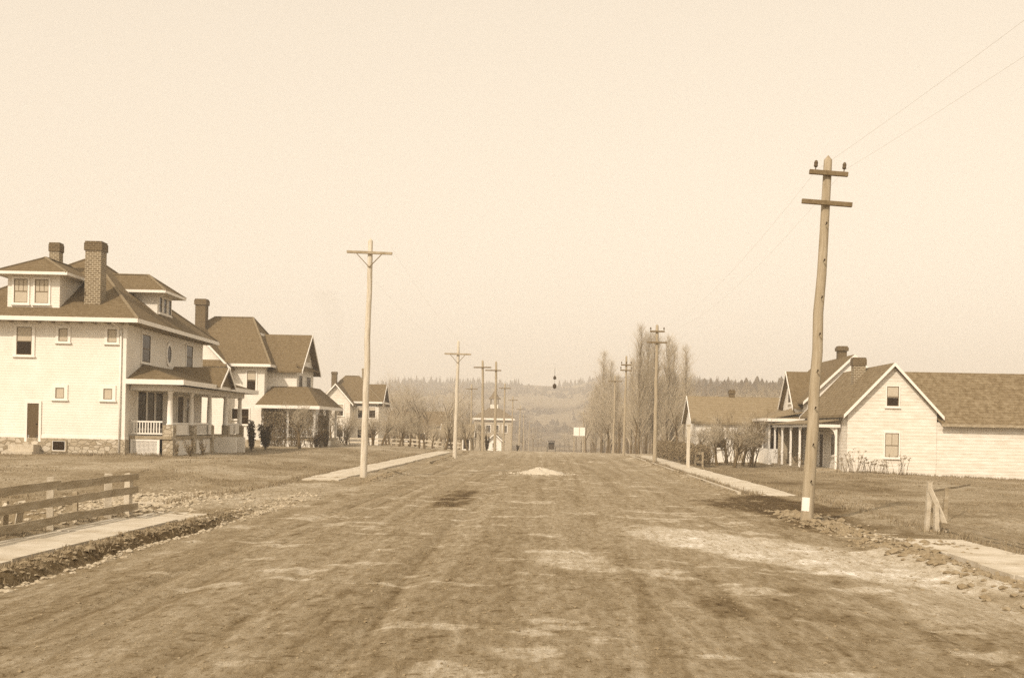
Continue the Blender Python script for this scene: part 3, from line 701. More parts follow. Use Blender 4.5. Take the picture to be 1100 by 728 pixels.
# bay and side porch
b = MB().box(15.5, 17.8, 78.2, 86, -.3, 1.1).box(15.5, 17.8, 78.25, 86, 2.9, 3.15)
for x in (15.5, 16.3, 17.1, 17.65): b.box(x, x+.13, 78.2, 78.35, 1.1, 2.9)
for y in (80.5, 83, 85.8): b.box(15.5, 15.63, y, y+.13, 1.1, 2.9)
b.build('bay_wall', M['trim'], rh)
MB().box(15.58, 17.7, 78.3, 85.9, 1.1, 2.9).build('bay_glass', M['glass'], rh)
b = MB().slab([(15.1, 77.6, 3.2), (17.8, 77.6, 3.75), (17.8, 86.6, 4.2), (15.1, 86.6, 3.2)], .08); b.slab([(15.1, 77.6, 3.19), (15.1, 76.9, 3.19), (17.8, 76.5, 4.25), (17.8, 77.7, 4.2)], .06) if False else None
b.slab([(15.1, 77.6, 3.25), (17.85, 77.6, 3.25), (17.85, 79.5, 4.2), (16.2, 79.5, 3.62)], .06)
b = b.build('bay_roof', M['shingle_pale'], rh)
MB().box(15.05, 15.1, 77.6, 86.6, 3.05, 3.24).box(15.05, 17.85, 77.54, 77.59, 3.02, 3.24).build('bay_fascia', M['trim'], rh)
MB().slab([(15.5, 66.6, 2.85), (17.55, 66.6, 3.15), (17.55, 77.5, 3.15), (15.5, 77.5, 2.85)], .07).build('porch_roof', M['shingle_pale'], rh)
MB().box(15.6, 17.5, 66.7, 66.8, 2.62, 2.8).box(15.6, 15.7, 66.8, 77.5, 2.62, 2.76).build('porch_beam', M['trim'], rh)
MB().box(15.6, 17.55, 66.7, 77.5, -.2, .12).build('porch_floor', M['wood'], rh)
for (x, y) in ((15.75, 66.9), (17.3, 66.9), (15.75, 69.6), (15.75, 72.2), (15.75, 74.8), (15.75, 77.2)):
    c = MB().box(x-.06, x+.06, y-.06, y+.06, .12, 2.62)
    c.lathe((x, y, 0), [(.09, .9), (.1, .95), (.09, 1.0)], 8)
    p = c.build('porch_post', M['trim'], rh)
    br = MB()
    for sx, sy_ in (((1, 0), (-1, 0)) if y < 67 else ((0, 1), (0, -1))):
        if y < 67 and ((x < 16 and sx < 0) or (x > 17 and sx > 0)): continue
        pts = [(x, y, 2.62), (x+.45*sx, y+.45*sy_, 2.62), (x+.3*sx, y+.3*sy_, 2.52), (x+.14*sx, y+.14*sy_, 2.36), (x+.06*sx, y+.06*sy_, 2.1), (x, y, 2.1)]
        br.ext(pts, (0, .04, 0) if sy_ == 0 else (.04, 0, 0))
    for sx, sy_ in ():
        pass
    if br.v: q = br.build('bracket', M['trim'], p); q.location = (0, 0, 0)
door(rh, 'W', 17.6, 71.0, 71.9, .12, 2.2); window(rh, 'W', 17.6, 68.0, 69.0, .9, 2.2); window(rh, 'W', 17.6, 73.4, 74.6, .9, 2.2)
MB().box(15.8, 17.5, 76.3, 76.4, .12, 2.6).build('porch_end_wall', M['drab'], rh)

# ============================================================ poles
def dirrot(p0, p1):
    d = (Vector(p1)-Vector(p0)); return d.length, d.normalized().to_track_quat('Z', 'Y').to_euler()
def pole(label, base, top, r0, r1, arms, m_='pole_pale', group='utility poles along the street', ins=(), brace=False, steps=False, n=12, seed=0):
    ln = (Vector(top)-Vector(base)).length
    t = thing('utility_pole', label, 'utility pole', tuple(base), 0, group, world_coords=False)
    d = (Vector(top)-Vector(base)).normalized()
    t.rotation_euler = Vector((0, 0, 1)).rotation_difference(d).to_euler()
    rnd = random.Random(seed)
    pts = []; rs = []; K = 10
    for k in range(K+1):
        f = k/K; w = .03*math.sin(f*math.pi)
        pts.append((w*rnd.uniform(-1, 1), w*rnd.uniform(-1, 1), -.4+(ln+.4)*f if k else -.4)); rs.append(r0+(r1-r0)*f)
    vs = []; 
    for p, r in zip(pts, rs):
        for i in range(n): a = 2*math.pi*i/n; rr = r*(1+.05*rnd.uniform(-1, 1)); vs.append((p[0]+rr*math.cos(a), p[1]+rr*math.sin(a), p[2]))
    vs.append((0, 0, ln+r1*1.3))
    fs = [(j*n+i, j*n+(i+1) % n, (j+1)*n+(i+1) % n, (j+1)*n+i) for j in range(K) for i in range(n)] + [(K*n+i, K*n+(i+1) % n, len(vs)-1) for i in range(n)]
    MB().add(vs, fs).build('shaft', M[m_], t, True)
    for (z, w, off, tilt, pins) in arms:
        r = r0+(r1-r0)*(z/ln)
        a = MB().box(-w/2+off, w/2+off, -r-.09, -r+.0, -.055, .055).build('crossarm', M['arm' if m_ != 'pole_pale' else 'wood'], t, bevel=.008)
        a.location = (0, 0, z); a.rotation_euler = (0, R(tilt), 0)
        for x in pins:
            q = MB().tube((x, -r-.045, .05), (x, -r-.045, .13), .014, .014, 6).lathe((x, -r-.045, 0), [(.03, .12), (.05, .14), (.045, .2), (.05, .22), (.035, .27), (.01, .29)], 10).build('insulator', M['insul'], a)
        if brace:
            for s in (-1, 1):
                MB().beam((s*w*.28, -r-.1, z-.05), (0, -r-.03, z-.6), .03, .03).build('brace', M['arm'], t)
    if steps:
        for k in range(8):
            z = ln*(.12+.1*k); MB().tube((0, -rs[2], z), (.0, -rs[2]-.09, z+.01), .012, .012, 5).tube((0, -rs[2]-.09, z+.01), (0, -rs[2]-.09, z+.05), .02, .02, 5).build('step_peg', M['dark'], t)
    return t
def P2(px, py, Y): return at(px, py, Y)
def gbase(px, Y):
    d = ray(px, 480); x = d.x/d.y*Y; return Vector((x, Y, gz(x, Y)))
def polepx(label, bx, tx, ty, Y, **k):
    b_ = gbase(bx, Y)+Vector((0, 0, -.02)); t_ = at(tx, ty, Y); return b_, pole(label, b_, t_, **k)
pins2 = lambda w: (-w*.42, w*.42)
B = {}
B['R1'] = polepx('leaning brown pole with two short crossarms close by on the right', 868, 889.5, 172, 26.8, r0=.155, r1=.095, arms=((8.5, .92, 0, 1.5, (-.32, .36)), (7.78, 1.2, 0, 1.5, ())), m_='pole_dark', steps=True, n=20)
B['L1'] = polepx('tall pale pole with one wide crossarm, nearest on the left side', 391, 398, 259, 45.5, r0=.15, r1=.10, arms=((9.35, 1.9, 0, 1, ()),), brace=True, n=16)
B['L2'] = polepx('pale pole with a single crossarm, second along the left walk', 488.5, 492.5, 367, 74, r0=.15, r1=.09, arms=((7.1, 1.8, 0, 0, ()),), brace=True)
B['L3'] = polepx('left pole of the close pair at the end of the left walk', 518.5, 518.5, 388, 99, r0=.15, r1=.1, arms=((7.6, 1.6, 0, 0, ()),), m_='pole_dark')
B['L4'] = polepx('right pole of the close pair at the end of the left walk', 531.5, 533, 389, 103, r0=.15, r1=.1, arms=((7.6, 1.5, -.25, 0, ()),), m_='pole_dark')
B['R2'] = polepx('pole with two stacked crossarms beside the hedge on the right walk', 703.5, 706, 350, 75, r0=.15, r1=.1, arms=((8.95, 1.0, 0, 0, (-.45, .45)), (8.2, 1.4, 0, 0, ())), m_='pole_dark')
B['R3'] = polepx('thin pole with dark insulators in front of the bare poplars on the right', 670, 673, 383, 93, r0=.12, r1=.08, arms=((7.7, .9, 0, 0, (-.4, 0, .4)), (7.25, 1.0, 0, 0, (-.45, .45))), m_='pole_dark')
far_l = [(-6.1, 147, 'distant pole just right of the cupola building'), (-6.2, 181, 'faint distant pole, second beyond the paired poles'), (-6.0, 221, 'faint distant pole, third beyond the paired poles'),
         (-6.2, 268, 'tiny hazy pole, fourth beyond the paired poles'), (-6.1, 330, 'tiny hazy pole, fifth beyond the paired poles'), (-6, 415, 'tiny hazy pole, last of the left row before the hill'), (-10.7, 150, 'distant pole left of the paired poles above the orchard')]
proto = None
for i, (x, y, lab) in enumerate(far_l):
    if proto is None:
        proto = pole(lab, (x, y, gz(x, y)-.1), (x+.05, y, gz(x, y)+9), .15, .1, ((8.5, 1.6, 0, 0, ()),), 'pole_dark', seed=3, n=8)
    else:
        c = copy_tree(proto); c.location = (x, y, gz(x, y)-.1); c['label'] = lab; c.rotation_euler = (R(random.uniform(-1, 1)), R(random.uniform(-1, 1)), 0)
for i, (x, y, lab) in enumerate(((7.5, 128, 'hazy pole in front of the poplar row on the right'), (7.4, 240, 'tiny hazy pole on the right side beyond the poplars'))):
    c = copy_tree(proto); c.location = (x, y, gz(x, y)-.1); c['label'] = lab
# notice on the near pole
pb = B['R1'][0]; t_ = B['R1'][1]
b = MB(); n = 8
for k in range(n):
    a0, a1 = [R(198+75*j/n) for j in (k, k+1)]
    for z0, z1 in ((.36, .52), (.52, .69)):
        rr = .158
        b.add([(rr*math.cos(a0), rr*math.sin(a0), z0), (rr*math.cos(a1), rr*math.sin(a1), z0), (rr*math.cos(a1), rr*math.sin(a1), z1), (rr*math.cos(a0), rr*math.sin(a0), z1)], [(0, 1, 2, 3)])
o = b.build('paper_notice', M['paper'], None); o.rotation_euler = t_.rotation_euler; o.location = pb
so_ = o.modifiers.new('solid', 'SOLIDIFY'); so_.thickness = .002; so_.offset = 1
tag(o, 'small blank white paper wrapped round the foot of the near leaning pole', 'notice')
# wires
def wire(label, p0, p1, sag, r=.0015):
    b = MB(); K = 14; p0 = Vector(p0); p1 = Vector(p1); pts = []
    for k in range(K+1):
        f = k/K; q = p0.lerp(p1, f); q.z -= sag*4*f*(1-f); pts.append(q)
    b.path(pts, [r]*(K+1), 4)
    o = b.build('utility_wire', M['wire']); tag(o, label, 'wire', 'overhead wires'); return o
r1t = at(877, 183, 26.7); r1u = at(907, 183, 26.7)
r2t = at(699, 355, 74.9); r2u = at(714, 355, 74.9); r3t = at(667, 387, 92.9); r3u = at(679, 387, 92.9)
wire('overhead wire rising from the near leaning pole towards the top right', r1u, (9.3, -14, 9.0), .5)
wire('overhead wire from the left end of the near pole crossarm over the viewer', r1t, (8.2, -14, 9.0), .5)
wire('overhead wire from the near right pole back to the pole by the hedge, street side', r1t, r2t, .9)
wire('overhead wire from the near right pole back to the pole by the hedge, house side', r1u, r2u, .9)
wire('overhead wire between the hedge pole and the poplar pole', r2t, r3t, .3)
l1 = at(375, 265, 45.4); l2 = at(480, 373, 73.9); l1b = at(420, 265, 45.4); l2b = at(505, 373, 73.9)
wire('overhead wire from outer end of the first left pole crossarm to the second', l1, l2, .5)
wire('overhead wire from street end of the first left pole crossarm to the second', l1b, l2b, .5)
wire('overhead wire from the second left pole to the close pair', l2, at(511, 392, 98.9), .4)
sw = wire('span wire stretched over the street holding the hanging lamp', at(533.5, 391, 102.9), at(672, 386, 93.1), .55, .003)
# hanging street lamp
lp = at(596, 402, 98.4)
lt_ = thing('hanging_lamp', 'small dark arc lamp hanging on a wire over the middle of the street', 'street lamp', tuple(lp), 0, None, False)
MB().tube((0, 0, .62), (0, 0, -1.0), .012, .012, 5).build('hanger', M['dark'], lt_)
MB().lathe((0, 0, -.42), [(.03, .3), (.1, .24), (.14, .08), (.13, 0), (.04, -.04)], 10).build('hood', M['dark'], lt_, True)
MB().lathe((0, 0, -1.15), [(.05, .32), (.17, .2), (.17, .02), (.08, -.12), (.02, -.14)], 10).build('globe', M['dark'], lt_, True)

# ============================================================ automobile far down the street
def car(x, y):
    z = gz(x, y)
    t = thing('motor_car', 'tiny dark open motor car driving far down the middle of the street', 'car', (x, y, z), 0, None, False)
    MB().box(-.5, .5, -1.3, .3, .55, 1.15).box(-.55, .55, -1.1, 1.6, .48, .58).build('body', M['dark'], t, bevel=.05)
    MB().box(-.36, .36, .5, 1.6, .6, 1.05).build('bonnet', M['dark'], t, bevel=.06)
    MB().slab([(-.62, -1.4, 1.9), (.62, -1.4, 1.9), (.6, .4, 2.0), (-.6, .4, 2.0)], .06).build('folding_top', M['dark'], t)
    b = MB()
    for sx in (-.55, .55):
        b.tube((sx, -1.3, 1.1), (sx, -1.3, 1.88), .025, .025, 6).tube((sx, .35, 1.1), (sx, .35, 1.95), .025, .025, 6)
    b.build('top_bow', M['dark'], t)
    MB().box(-.5, .5, .33, .36, 1.15, 1.7).build('windscreen', M['glass'], t)
    for sx in (-.72, .72):
        for yy in (-1.0, 1.4):
            w = MB(); n = 18
            for k in range(n):
                a0, a1 = 2*math.pi*k/n, 2*math.pi*(k+1)/n
                w.tube((sx, yy+.36*math.cos(a0), .4+.36*math.sin(a0)), (sx, yy+.36*math.cos(a1), .4+.36*math.sin(a1)), .05, .05, 6)
            o = w.build('wheel', M['dark'], t)
            s = MB()
            for k in range(6):
                a = math.pi*k/6; s.tube((sx, yy+.34*math.cos(a), .4+.34*math.sin(a)), (sx, yy-.34*math.cos(a), .4-.34*math.sin(a)), .014, .014, 4)
            s.build('spokes', M['wood'], o)
        MB().slab([(sx-.12, -1.5, .85), (sx+.12, -1.5, .85), (sx+.12, -.5, .85), (sx-.12, -.5, .85)], .04).build('mudguard', M['dark'], t)
        MB().lathe((sx*.6, 1.65, .9), [(.03, 0), (.1, .02), (.1, .16), (.03, .18)], 10).build('headlight', M['insul'], t)
    MB().box(-.4, .4, -.9, -.5, .8, 1.5).build('seat', M['dark'], t, bevel=.05)
car(.45, 196)
# white board
bx = gbase(622, 150)
t = thing('notice_board', 'small white board on two posts at the far right edge of the street', 'sign', tuple(bx), 0, None, False)
MB().box(-.78, .78, -.04, .04, 2.3, 3.45).build('board', M['trim'], t)
for sx in (-.7, .7): MB().box(sx-.06, sx+.06, .04, .14, -.2, 3.4).build('post', M['wood'], t)
MB().box(-.03, .03, -.06, -.042, 2.3, 3.45).build('batten', M['wood'], t)

# ============================================================ fences
def rough_plank(p0, p1, w, h, m_, parent, name, rnd, K=9):
    """a warped, split edged board: rectangular section whose edges wander"""
    p0 = Vector(p0); p1 = Vector(p1); d = (p1-p0).normalized(); side = d.cross(Vector((0, 0, 1)))
    side = side.normalized() if side.length > 1e-3 else Vector((1, 0, 0)); up = side.cross(d).normalized(); vs = []
    bow = rnd.uniform(-.03, .03)
    for k in range(K+1):
        f = k/K; c = p0.lerp(p1, f)+side*(bow*math.sin(f*3.14))+up*rnd.uniform(-.006, .006)
        ha = h/2*(1+rnd.uniform(-.12, .06)); hb = h/2*(1+rnd.uniform(-.12, .06)); e = d*(rnd.uniform(-.03, .03) if k in (0, K) else 0)
        vs += [c-side*w/2-up*ha, c+side*w/2-up*ha+e, c+side*w/2+up*hb, c-side*w/2+up*hb+e]
    fs = [(4*k+i, 4*k+(i+1) % 4, 4*k+4+(i+1) % 4, 4*k+4+i) for k in range(K) for i in range(4)]+[(3, 2, 1, 0), (4*K, 4*K+1, 4*K+2, 4*K+3)]
    return MB().add(vs, fs).build(name, M[m_], parent)
def plank_fence():
    rnd = random.Random(9)
    t = thing('plank_railing', 'weathered three rail plank railing beside the near left walk', 'fence', (-9.75, 20, 0))
    for y in (14.0, 16.4, 18.6, 21.4, 24.2, 25.35):
        rough_plank((-9.8, y, -.8), (-9.8+rnd.uniform(-.04, .04), y+rnd.uniform(-.04, .04), .98+rnd.uniform(-.03, .07)), .15, .13, 'wood_pale', t, 'post', rnd, 6)
    for y in (19.9, 22.9):
        rough_plank((-9.98, y, -.9), (-9.98, y, .66), .1, .08, 'wood', t, 'post', rnd, 5)
    for i, (za, zb_) in enumerate(((.80, .94), (.47, .60), (.10, .27))):
        for y0, y1 in ((12, 17.6), (17.4, 21.5), (21.38, 25.62)):
            off = .0 if int(y0*10) % 4 else .045
            rough_plank((-9.68+off, y0, (za+zb_)/2+rnd.uniform(-.03, .03)), (-9.68+off, y1, (za+zb_)/2+rnd.uniform(-.03, .03)), .04, .165, 'wood', t, 'rail', rnd)
    for y, dy in ((19.0, 1.4), (21.2, -1.3), (17.4, 1.2)):
        rough_plank((-10.5, y, -.8), (-9.92, y+dy*.6, .6), .12, .06, 'wood_pale', t, 'brace', rnd)
    rough_plank((-10.6, 15, -.45), (-10.25, 24.9, -.25), .08, .2, 'wood_pale', t, 'lower_plank', rnd); rough_plank((-10.5, 21.5, -.05), (-10.2, 24.6, -.1), .05, .14, 'wood_pale', t, 'lower_plank', rnd)
    rough_plank((-11.6, 16.5, -.5), (-10.4, 21.0, .1), .2, .04, 'wood', t, 'lower_plank', rnd)
plank_fence()
pl = MB().box(-.05, .6, -.06, .06, 0, .04).build('loose_board', M['wood_pale']); pl.location = (-10.5, 27.5, gz(-10.5, 27.5)+.08); pl.rotation_euler = (0, 0, R(4))
pl.scale = (1.3, 1, 1); tag(pl, 'pale loose board lying on the soil beyond the end of the plank railing', 'board')
t = thing('broken_fence', 'short broken plank fence with a leaning brace at the right edge', 'fence', (9.1, 25, 0))
rnd = random.Random(4)
for (x, y, zt_, lean) in ((8.9, 26.1, 1.12, .05), (9.02, 25.7, .62, -.05), (9.45, 20.9, 1.1, .03)):
    rough_plank((x, y, -.3), (x+lean, y, zt_), .11, .1, 'wood_pale', t, 'post', rnd, 6)
rough_plank((9.34, 26.2, -.3), (9.38, 26.2, 1.0), .08, .1, 'wood', t, 'post', rnd, 6)
rough_plank((8.94, 26.3, .5), (9.36, 26.25, .42), .03, .1, 'wood', t, 'rail', rnd, 4)
rough_plank((8.92, 26.0, 1.0), (9.18, 25.5, .02), .04, .11, 'wood_pale', t, 'brace', rnd)
rough_plank((9.1, 25.8, .16), (9.75, 19, .2), .03, .12, 'wood', t, 'rail', rnd); rough_plank((9.3, 24.0, .72), (9.8, 18, .8), .03, .1, 'wood', t, 'rail', rnd); rough_plank((9.05, 26.3, .9), (12.5, 33, .8), .03, .06, 'wood', t, 'rail', rnd)
def rail_fence(label, x0, y0, x1, y1, n, h=1.1, m_='trim', group=None):
    t = thing('rail_fence', label, 'fence', ((x0+x1)/2, (y0+y1)/2, gz((x0+x1)/2, (y0+y1)/2)), 0, group)
    pts = [(x0+(x1-x0)*k/n, y0+(y1-y0)*k/n) for k in range(n+1)]
    for x, y in pts: MB().box(x-.05, x+.05, y-.05, y+.05, gz(x, y)-.2, gz(x, y)+h).build('post', M['wood'], t)
    for z in (.35, h-.12):
        b = MB()
        for a, c in zip(pts, pts[1:]): b.beam((a[0], a[1]-.07, gz(*a)+z), (c[0], c[1]-.07, gz(*c)+z), .03, .16)
        b.build('rail', M[m_], t)
rail_fence('long pale railed fence in front of the orchard on the left', -27, 128, -9.8, 122, 9, .9, 'wood_pale')
rail_fence('dark rail fence running beside the hedge to the plain cottage', 9.2, 88, 9.2, 66, 7, 1.0, 'wood')
ps = thing('gate_post', 'thin tall light post standing in front of the hedge on the right', 'post', (8.2, 65, gz(8.2, 65)), 0, None, False)
MB().box(-.09, .09, -.09, .09, -.3, 2.55).build('shaft', M['pole_pale'], ps); MB().box(-.13, .13, -.13, .13, 2.55, 2.62).build('cap', M['wood_pale'], ps)

# gravel heap
def heap(name, label, cx, cy, rx, ry, h, m_, cat='gravel heap'):
    vs = []; fs = []; n = 40; K = 12; z = gz(cx, cy)-.01
    for j in range(K+1):
        f = j/K
        for i in range(n):
            a = 2*math.pi*i/n; w = 1+.5*float(fbm(math.cos(a)*2+5, math.sin(a)*2+5, 5, 3)-.5)*2
            rr = f*w; hh = h*(1-f)**.8*(1 if f < 1 else 0)+.13*float(vn(rr*7+i*.7, j*1.1, 3)-.5)*(f < 1)
            vs.append((cx+rx*rr*math.cos(a), cy+ry*rr*math.sin(a), z+(hh if f < 1 else -.03)+(.04)))
    fs = [((j+1)*n+i, (j+1)*n+(i+1) % n, j*n+(i+1) % n, j*n+i) for j in range(K) for i in range(n)]
    o = MB().add(vs, fs).build(name, M[m_], None, True); tag(o, label, cat); return o
heap('gravel_heap', 'low pale heap of gravel in the middle of the street', -.45, 52.5, .95, 1.1, .3, 'gravel')

# ============================================================ stones, clods, grass (stuff)
def blobs(name, label, spots, m_, cat, smin, smax, flat=.65):
    vs = []; fs = []
    base_v = [(-1, 0, 0), (1, 0, 0), (0, -1, 0), (0, 1, 0), (0, 0, -1), (0, 0, 1), (.6, .6, .5), (-.6, .6, .5), (-.6, -.6, .5), (.6, -.6, .5)]
    bf = [(5, 6, 7), (5, 7, 8), (5, 8, 9), (5, 9, 6), (6, 1, 3), (6, 3, 7), (7, 3, 0), (7, 0, 8), (8, 0, 2), (8, 2, 9), (9, 2, 1), (9, 1, 6), (1, 4, 3), (3, 4, 0), (0, 4, 2), (2, 4, 1)]
    for (x, y, z) in spots:
        s = random.uniform(smin, smax)*(1 if random.random() < .85 else 1.7); a = random.uniform(0, 6.28); k = len(vs); ca, sa = math.cos(a), math.sin(a); ex = random.uniform(.6, 1.3)
        for v in base_v:
            j = random.uniform(.75, 1.2); X = v[0]*s*ex*j; Y = v[1]*s*j
            vs.append((x+X*ca-Y*sa, y+X*sa+Y*ca, z+v[2]*s*flat*j))
        fs += [tuple(i+k for i in f) for f in bf]
    o = MB(); o.v = vs; o.f = fs; o = o.build(name, M[m_]); tag(o, label, cat, kind='stuff'); return o
def gzd(x, y): return float(base(x, y)+detail(np.array([float(x)]), np.array([float(y)]))[0])
def scatter(n, fn):
    P = np.array([fn() for _ in range(n)]); z = base(P[:, 0], P[:, 1])+detail(P[:, 0], P[:, 1]); return [(a, b_, c) for (a, b_), c in zip(P, z)]
rg = random.gauss; ru = random.uniform
sp = scatter(1500, lambda: (rg(-10.8, .9), rg(28.2, 2.4))) + scatter(700, lambda: (ru(-14, -10.2), ru(17, 29))) 
blobs('gravel_scatter', 'loose gravel spilled round the heap in the street', scatter(500, lambda: (rg(-.45, .75), rg(52.3, .9))), 'gravel', 'gravel', .015, .05)
blobs('cobbles', 'spread of round pale cobbles beyond the plank railing', sp, 'rock', 'stones', .035, .085)
sp = scatter(900, lambda: (-6.95+rg(0, .1), ru(7, 29))) + scatter(500, lambda: (rg(-7.3, .25), ru(24, 34))) + scatter(500, lambda: (rg(7.0, .28), ru(12, 29)))
blobs('road_edge_stones', 'small pale stones along the road edge', sp, 'rock', 'stones', .015, .05)
sp = scatter(1300, lambda: (rg(7.2, .5), ru(9, 23))) + scatter(700, lambda: (rg(6.6, .3), ru(24, 31)))
blobs('rubble', 'heaped clods and rubble at the right road edge', sp, 'clod', 'rubble', .03, .09)
sp = scatter(900, lambda: (-7.65+rg(0, .22), ru(8, 27))) + scatter(600, lambda: (rg(-6.9, .22), ru(41, 50)))+scatter(500, lambda: (rg(-6.8, .2), ru(62, 92)))+scatter(400, lambda: (rg(6.5, .2), ru(38, 80)))
blobs('bank_clods', 'dark clods along the gutter banks', sp, 'clod', 'soil', .02, .06)
sp = scatter(6500, lambda: (ru(-34, -9.8), 27+50*random.random()**1.5)) + scatter(6500, lambda: (ru(9, 32), 26+45*random.random()**1.3)) + scatter(9000, lambda: (ru(-8, 7), 6+34*random.random()**1.4))
blobs('field_clods', 'clods scattered over the lots and street', sp, 'clod', 'soil', .005, .02)
def blades(name, label, spots, m_, hmin, hmax, cat='grass', w=.012, spread=.08, per=7):
    vs = []; fs = []
    for (x, y, z) in spots:
        for _ in range(per):
            bx_, by_ = x+rg(0, spread*.5), y+rg(0, spread*.5); h = ru(hmin, hmax); a = ru(0, 6.28); ln_ = h*ru(.1, .8); k = len(vs)
            ww = w*ru(.6, 1.5); dx, dy = math.cos(a), math.sin(a); b2 = ru(0, 6.28); px_, py_ = math.cos(b2)*ww, math.sin(b2)*ww
            vs += [(bx_-px_, by_-py_, z-.02), (bx_+px_, by_+py_, z-.02), (bx_+dx*ln_, by_+dy*ln_, z+h)]; fs.append((k, k+1, k+2))
    o = MB(); o.v = vs; o.f = fs; o = o.build(name, M[m_]); tag(o, label, cat, kind='stuff'); return o
sp = scatter(900, lambda: (-7.75+rg(0, .2), ru(7, 26))) + scatter(350, lambda: (ru(-15, -10), ru(14, 28))) + scatter(150, lambda: (rg(-9.9, .1), ru(12, 27)))
blades('gutter_grass', 'rank dark grass on the gutter bank by the near left walk', sp, 'weed', .02, .08)
def clumped(x0, x1, y0, y1, n, s, th=.52):
    out = []
    P = np.random.rand(n, 2)*[x1-x0, y1-y0]+[x0, y0]
    k = fbm(P[:, 0]*.45, P[:, 1]*.45, s, 3) > th
    P = P[k]; z = base(P[:, 0], P[:, 1])+detail(P[:, 0], P[:, 1]); return [(a, b_, c) for (a, b_), c in zip(P, z)]
sp = clumped(-45, -10.3, 29, 110, 17000, 7, .56) + clumped(9.2, 36, 27, 80, 13000, 8, .55)
blades('lawn_grass', 'short dead grass in patches over the house lots', sp, 'grass', .02, .085, w=.02, spread=.2, per=5)

sp = scatter(500, lambda: (ru(-32, -20), rg(56.6, .3))) + scatter(400, lambda: (ru(17.5, 32), rg(65.1, .2))) + scatter(700, lambda: (ru(8.75, 9.2), ru(8, 90))) + scatter(900, lambda: (-9.8+rg(0, .15), ru(28, 96))) + scatter(500, lambda: (7.2+rg(0, .12), ru(38, 90)))
blades('edge_weeds', 'dry weeds along walls and walk edges', sp, 'weed', .05, .2, cat='weeds', w=.012, spread=.15, per=6)
# ============================================================ bare trees
def tree_mesh(kind, seed, h):
    rnd = random.Random(seed); tr = MB(); tw = MB()
    def branch(p, d, ln_, r, lev, maxlev, up):
        pts = [p.copy()]; rs = [r]; K = 3 if lev < 2 else 2; q = p.copy(); dd = d.copy()
        for k in range(K):
            dd = (dd + Vector((rnd.uniform(-1, 1), rnd.uniform(-1, 1), rnd.uniform(-.6, .8)+up))*.16).normalized()
            q = q + dd*(ln_/K); pts.append(q.copy()); rs.append(r*(1-.6*(k+1)/K))
        (tr if lev < 2 else tw).path(pts, rs, 6 if lev == 0 else 4 if lev == 1 else 3)
        if lev >= maxlev: return
        nb = {0: 7, 1: 6, 2: 5, 3: 4}[lev]
        for i in range(nb):
            f = .3+.7*(i+rnd.random())/nb if lev else .45+.55*(i+rnd.random())/nb
            seg = min(K-1, int(f*K)); o_ = pts[seg].lerp(pts[seg+1], f*K-seg)
            a = rnd.uniform(0, 6.28); side = dd.orthogonal().normalized(); side.rotate(Matrix.Rotation(a, 3, dd))
            sp_ = rnd.uniform(.5, 1.0); nd_ = (dd*(1-.35*sp_) + side*sp_*.9 + Vector((0, 0, up))).normalized()
            branch(o_, nd_, ln_*rnd.uniform(.5, .72), max(rs[seg+1]*.62, .006), lev+1, maxlev, up)
    if kind == 'orchard':
        branch(Vector((0, 0, -.1)), Vector((rnd.uniform(-.2, .2), rnd.uniform(-.2, .2), 1)), h*.42, h*.03, 0, 4, .18)
    elif kind == 'round':
        branch(Vector((0, 0, -.1)), Vector((rnd.uniform(-.08, .08), rnd.uniform(-.08, .08), 1)), h*.55, h*.022, 0, 4, .22)
    else:   # poplar
        pts = []; rs = []
        K = 12; q = Vector((0, 0, -.2))
        for k in range(K+1):
            pts.append(Vector((rnd.uniform(-.08, .08)*k*.3, rnd.uniform(-.08, .08)*k*.3, -.2+h*k/K))); rs.append(h*.014*(1-.93*k/K))
        tr.path(pts, rs, 6)
        for i in range(120):
            f = .06+.92*(i/120); z = f*h; a = rnd.uniform(0, 6.28); ln_ = h*.27*(1-f)**.45*rnd.uniform(.6, 1.1)+.4
            ang = rnd.uniform(.2, .62)
            d = Vector((math.cos(a)*math.sin(ang), math.sin(a)*math.sin(ang), math.cos(ang)))
            branch(Vector((0, 0, z)), d, ln_, .014*h*(1-f)*.35+.012, 2, 3, .3)
            if rnd.random() < .8: branch(Vector((0, 0, z)), (d+Vector((rnd.uniform(-.3, .3), rnd.uniform(-.3, .3), 0))).normalized(), ln_*.7, .012, 2, 4, .35)
    return tr, tw
def mk_tree(name, label, cat, kind, seed, h, loc, tmat='bark', wmat='twig', group=None, thick=1):
    tr, tw = tree_mesh(kind, seed, h)
    t = thing(name, label, cat, loc, ru(0, 6.28), group, False)
    tr.build('trunk', M[tmat], t); tw.build('crown', M[wmat], t); return t
def place(protos, loc, label, s=1, group=None):
    c = copy_tree(random.choice(protos)); c.location = loc; c.rotation_euler = (0, 0, ru(0, 6.28)); c.scale = (s*ru(.9, 1.12), s*ru(.9, 1.12), s); c['label'] = label
    if group: c['group'] = group
    return c
def onground(px, Y): p = gbase(px, Y); return (p.x, p.y, p.z)
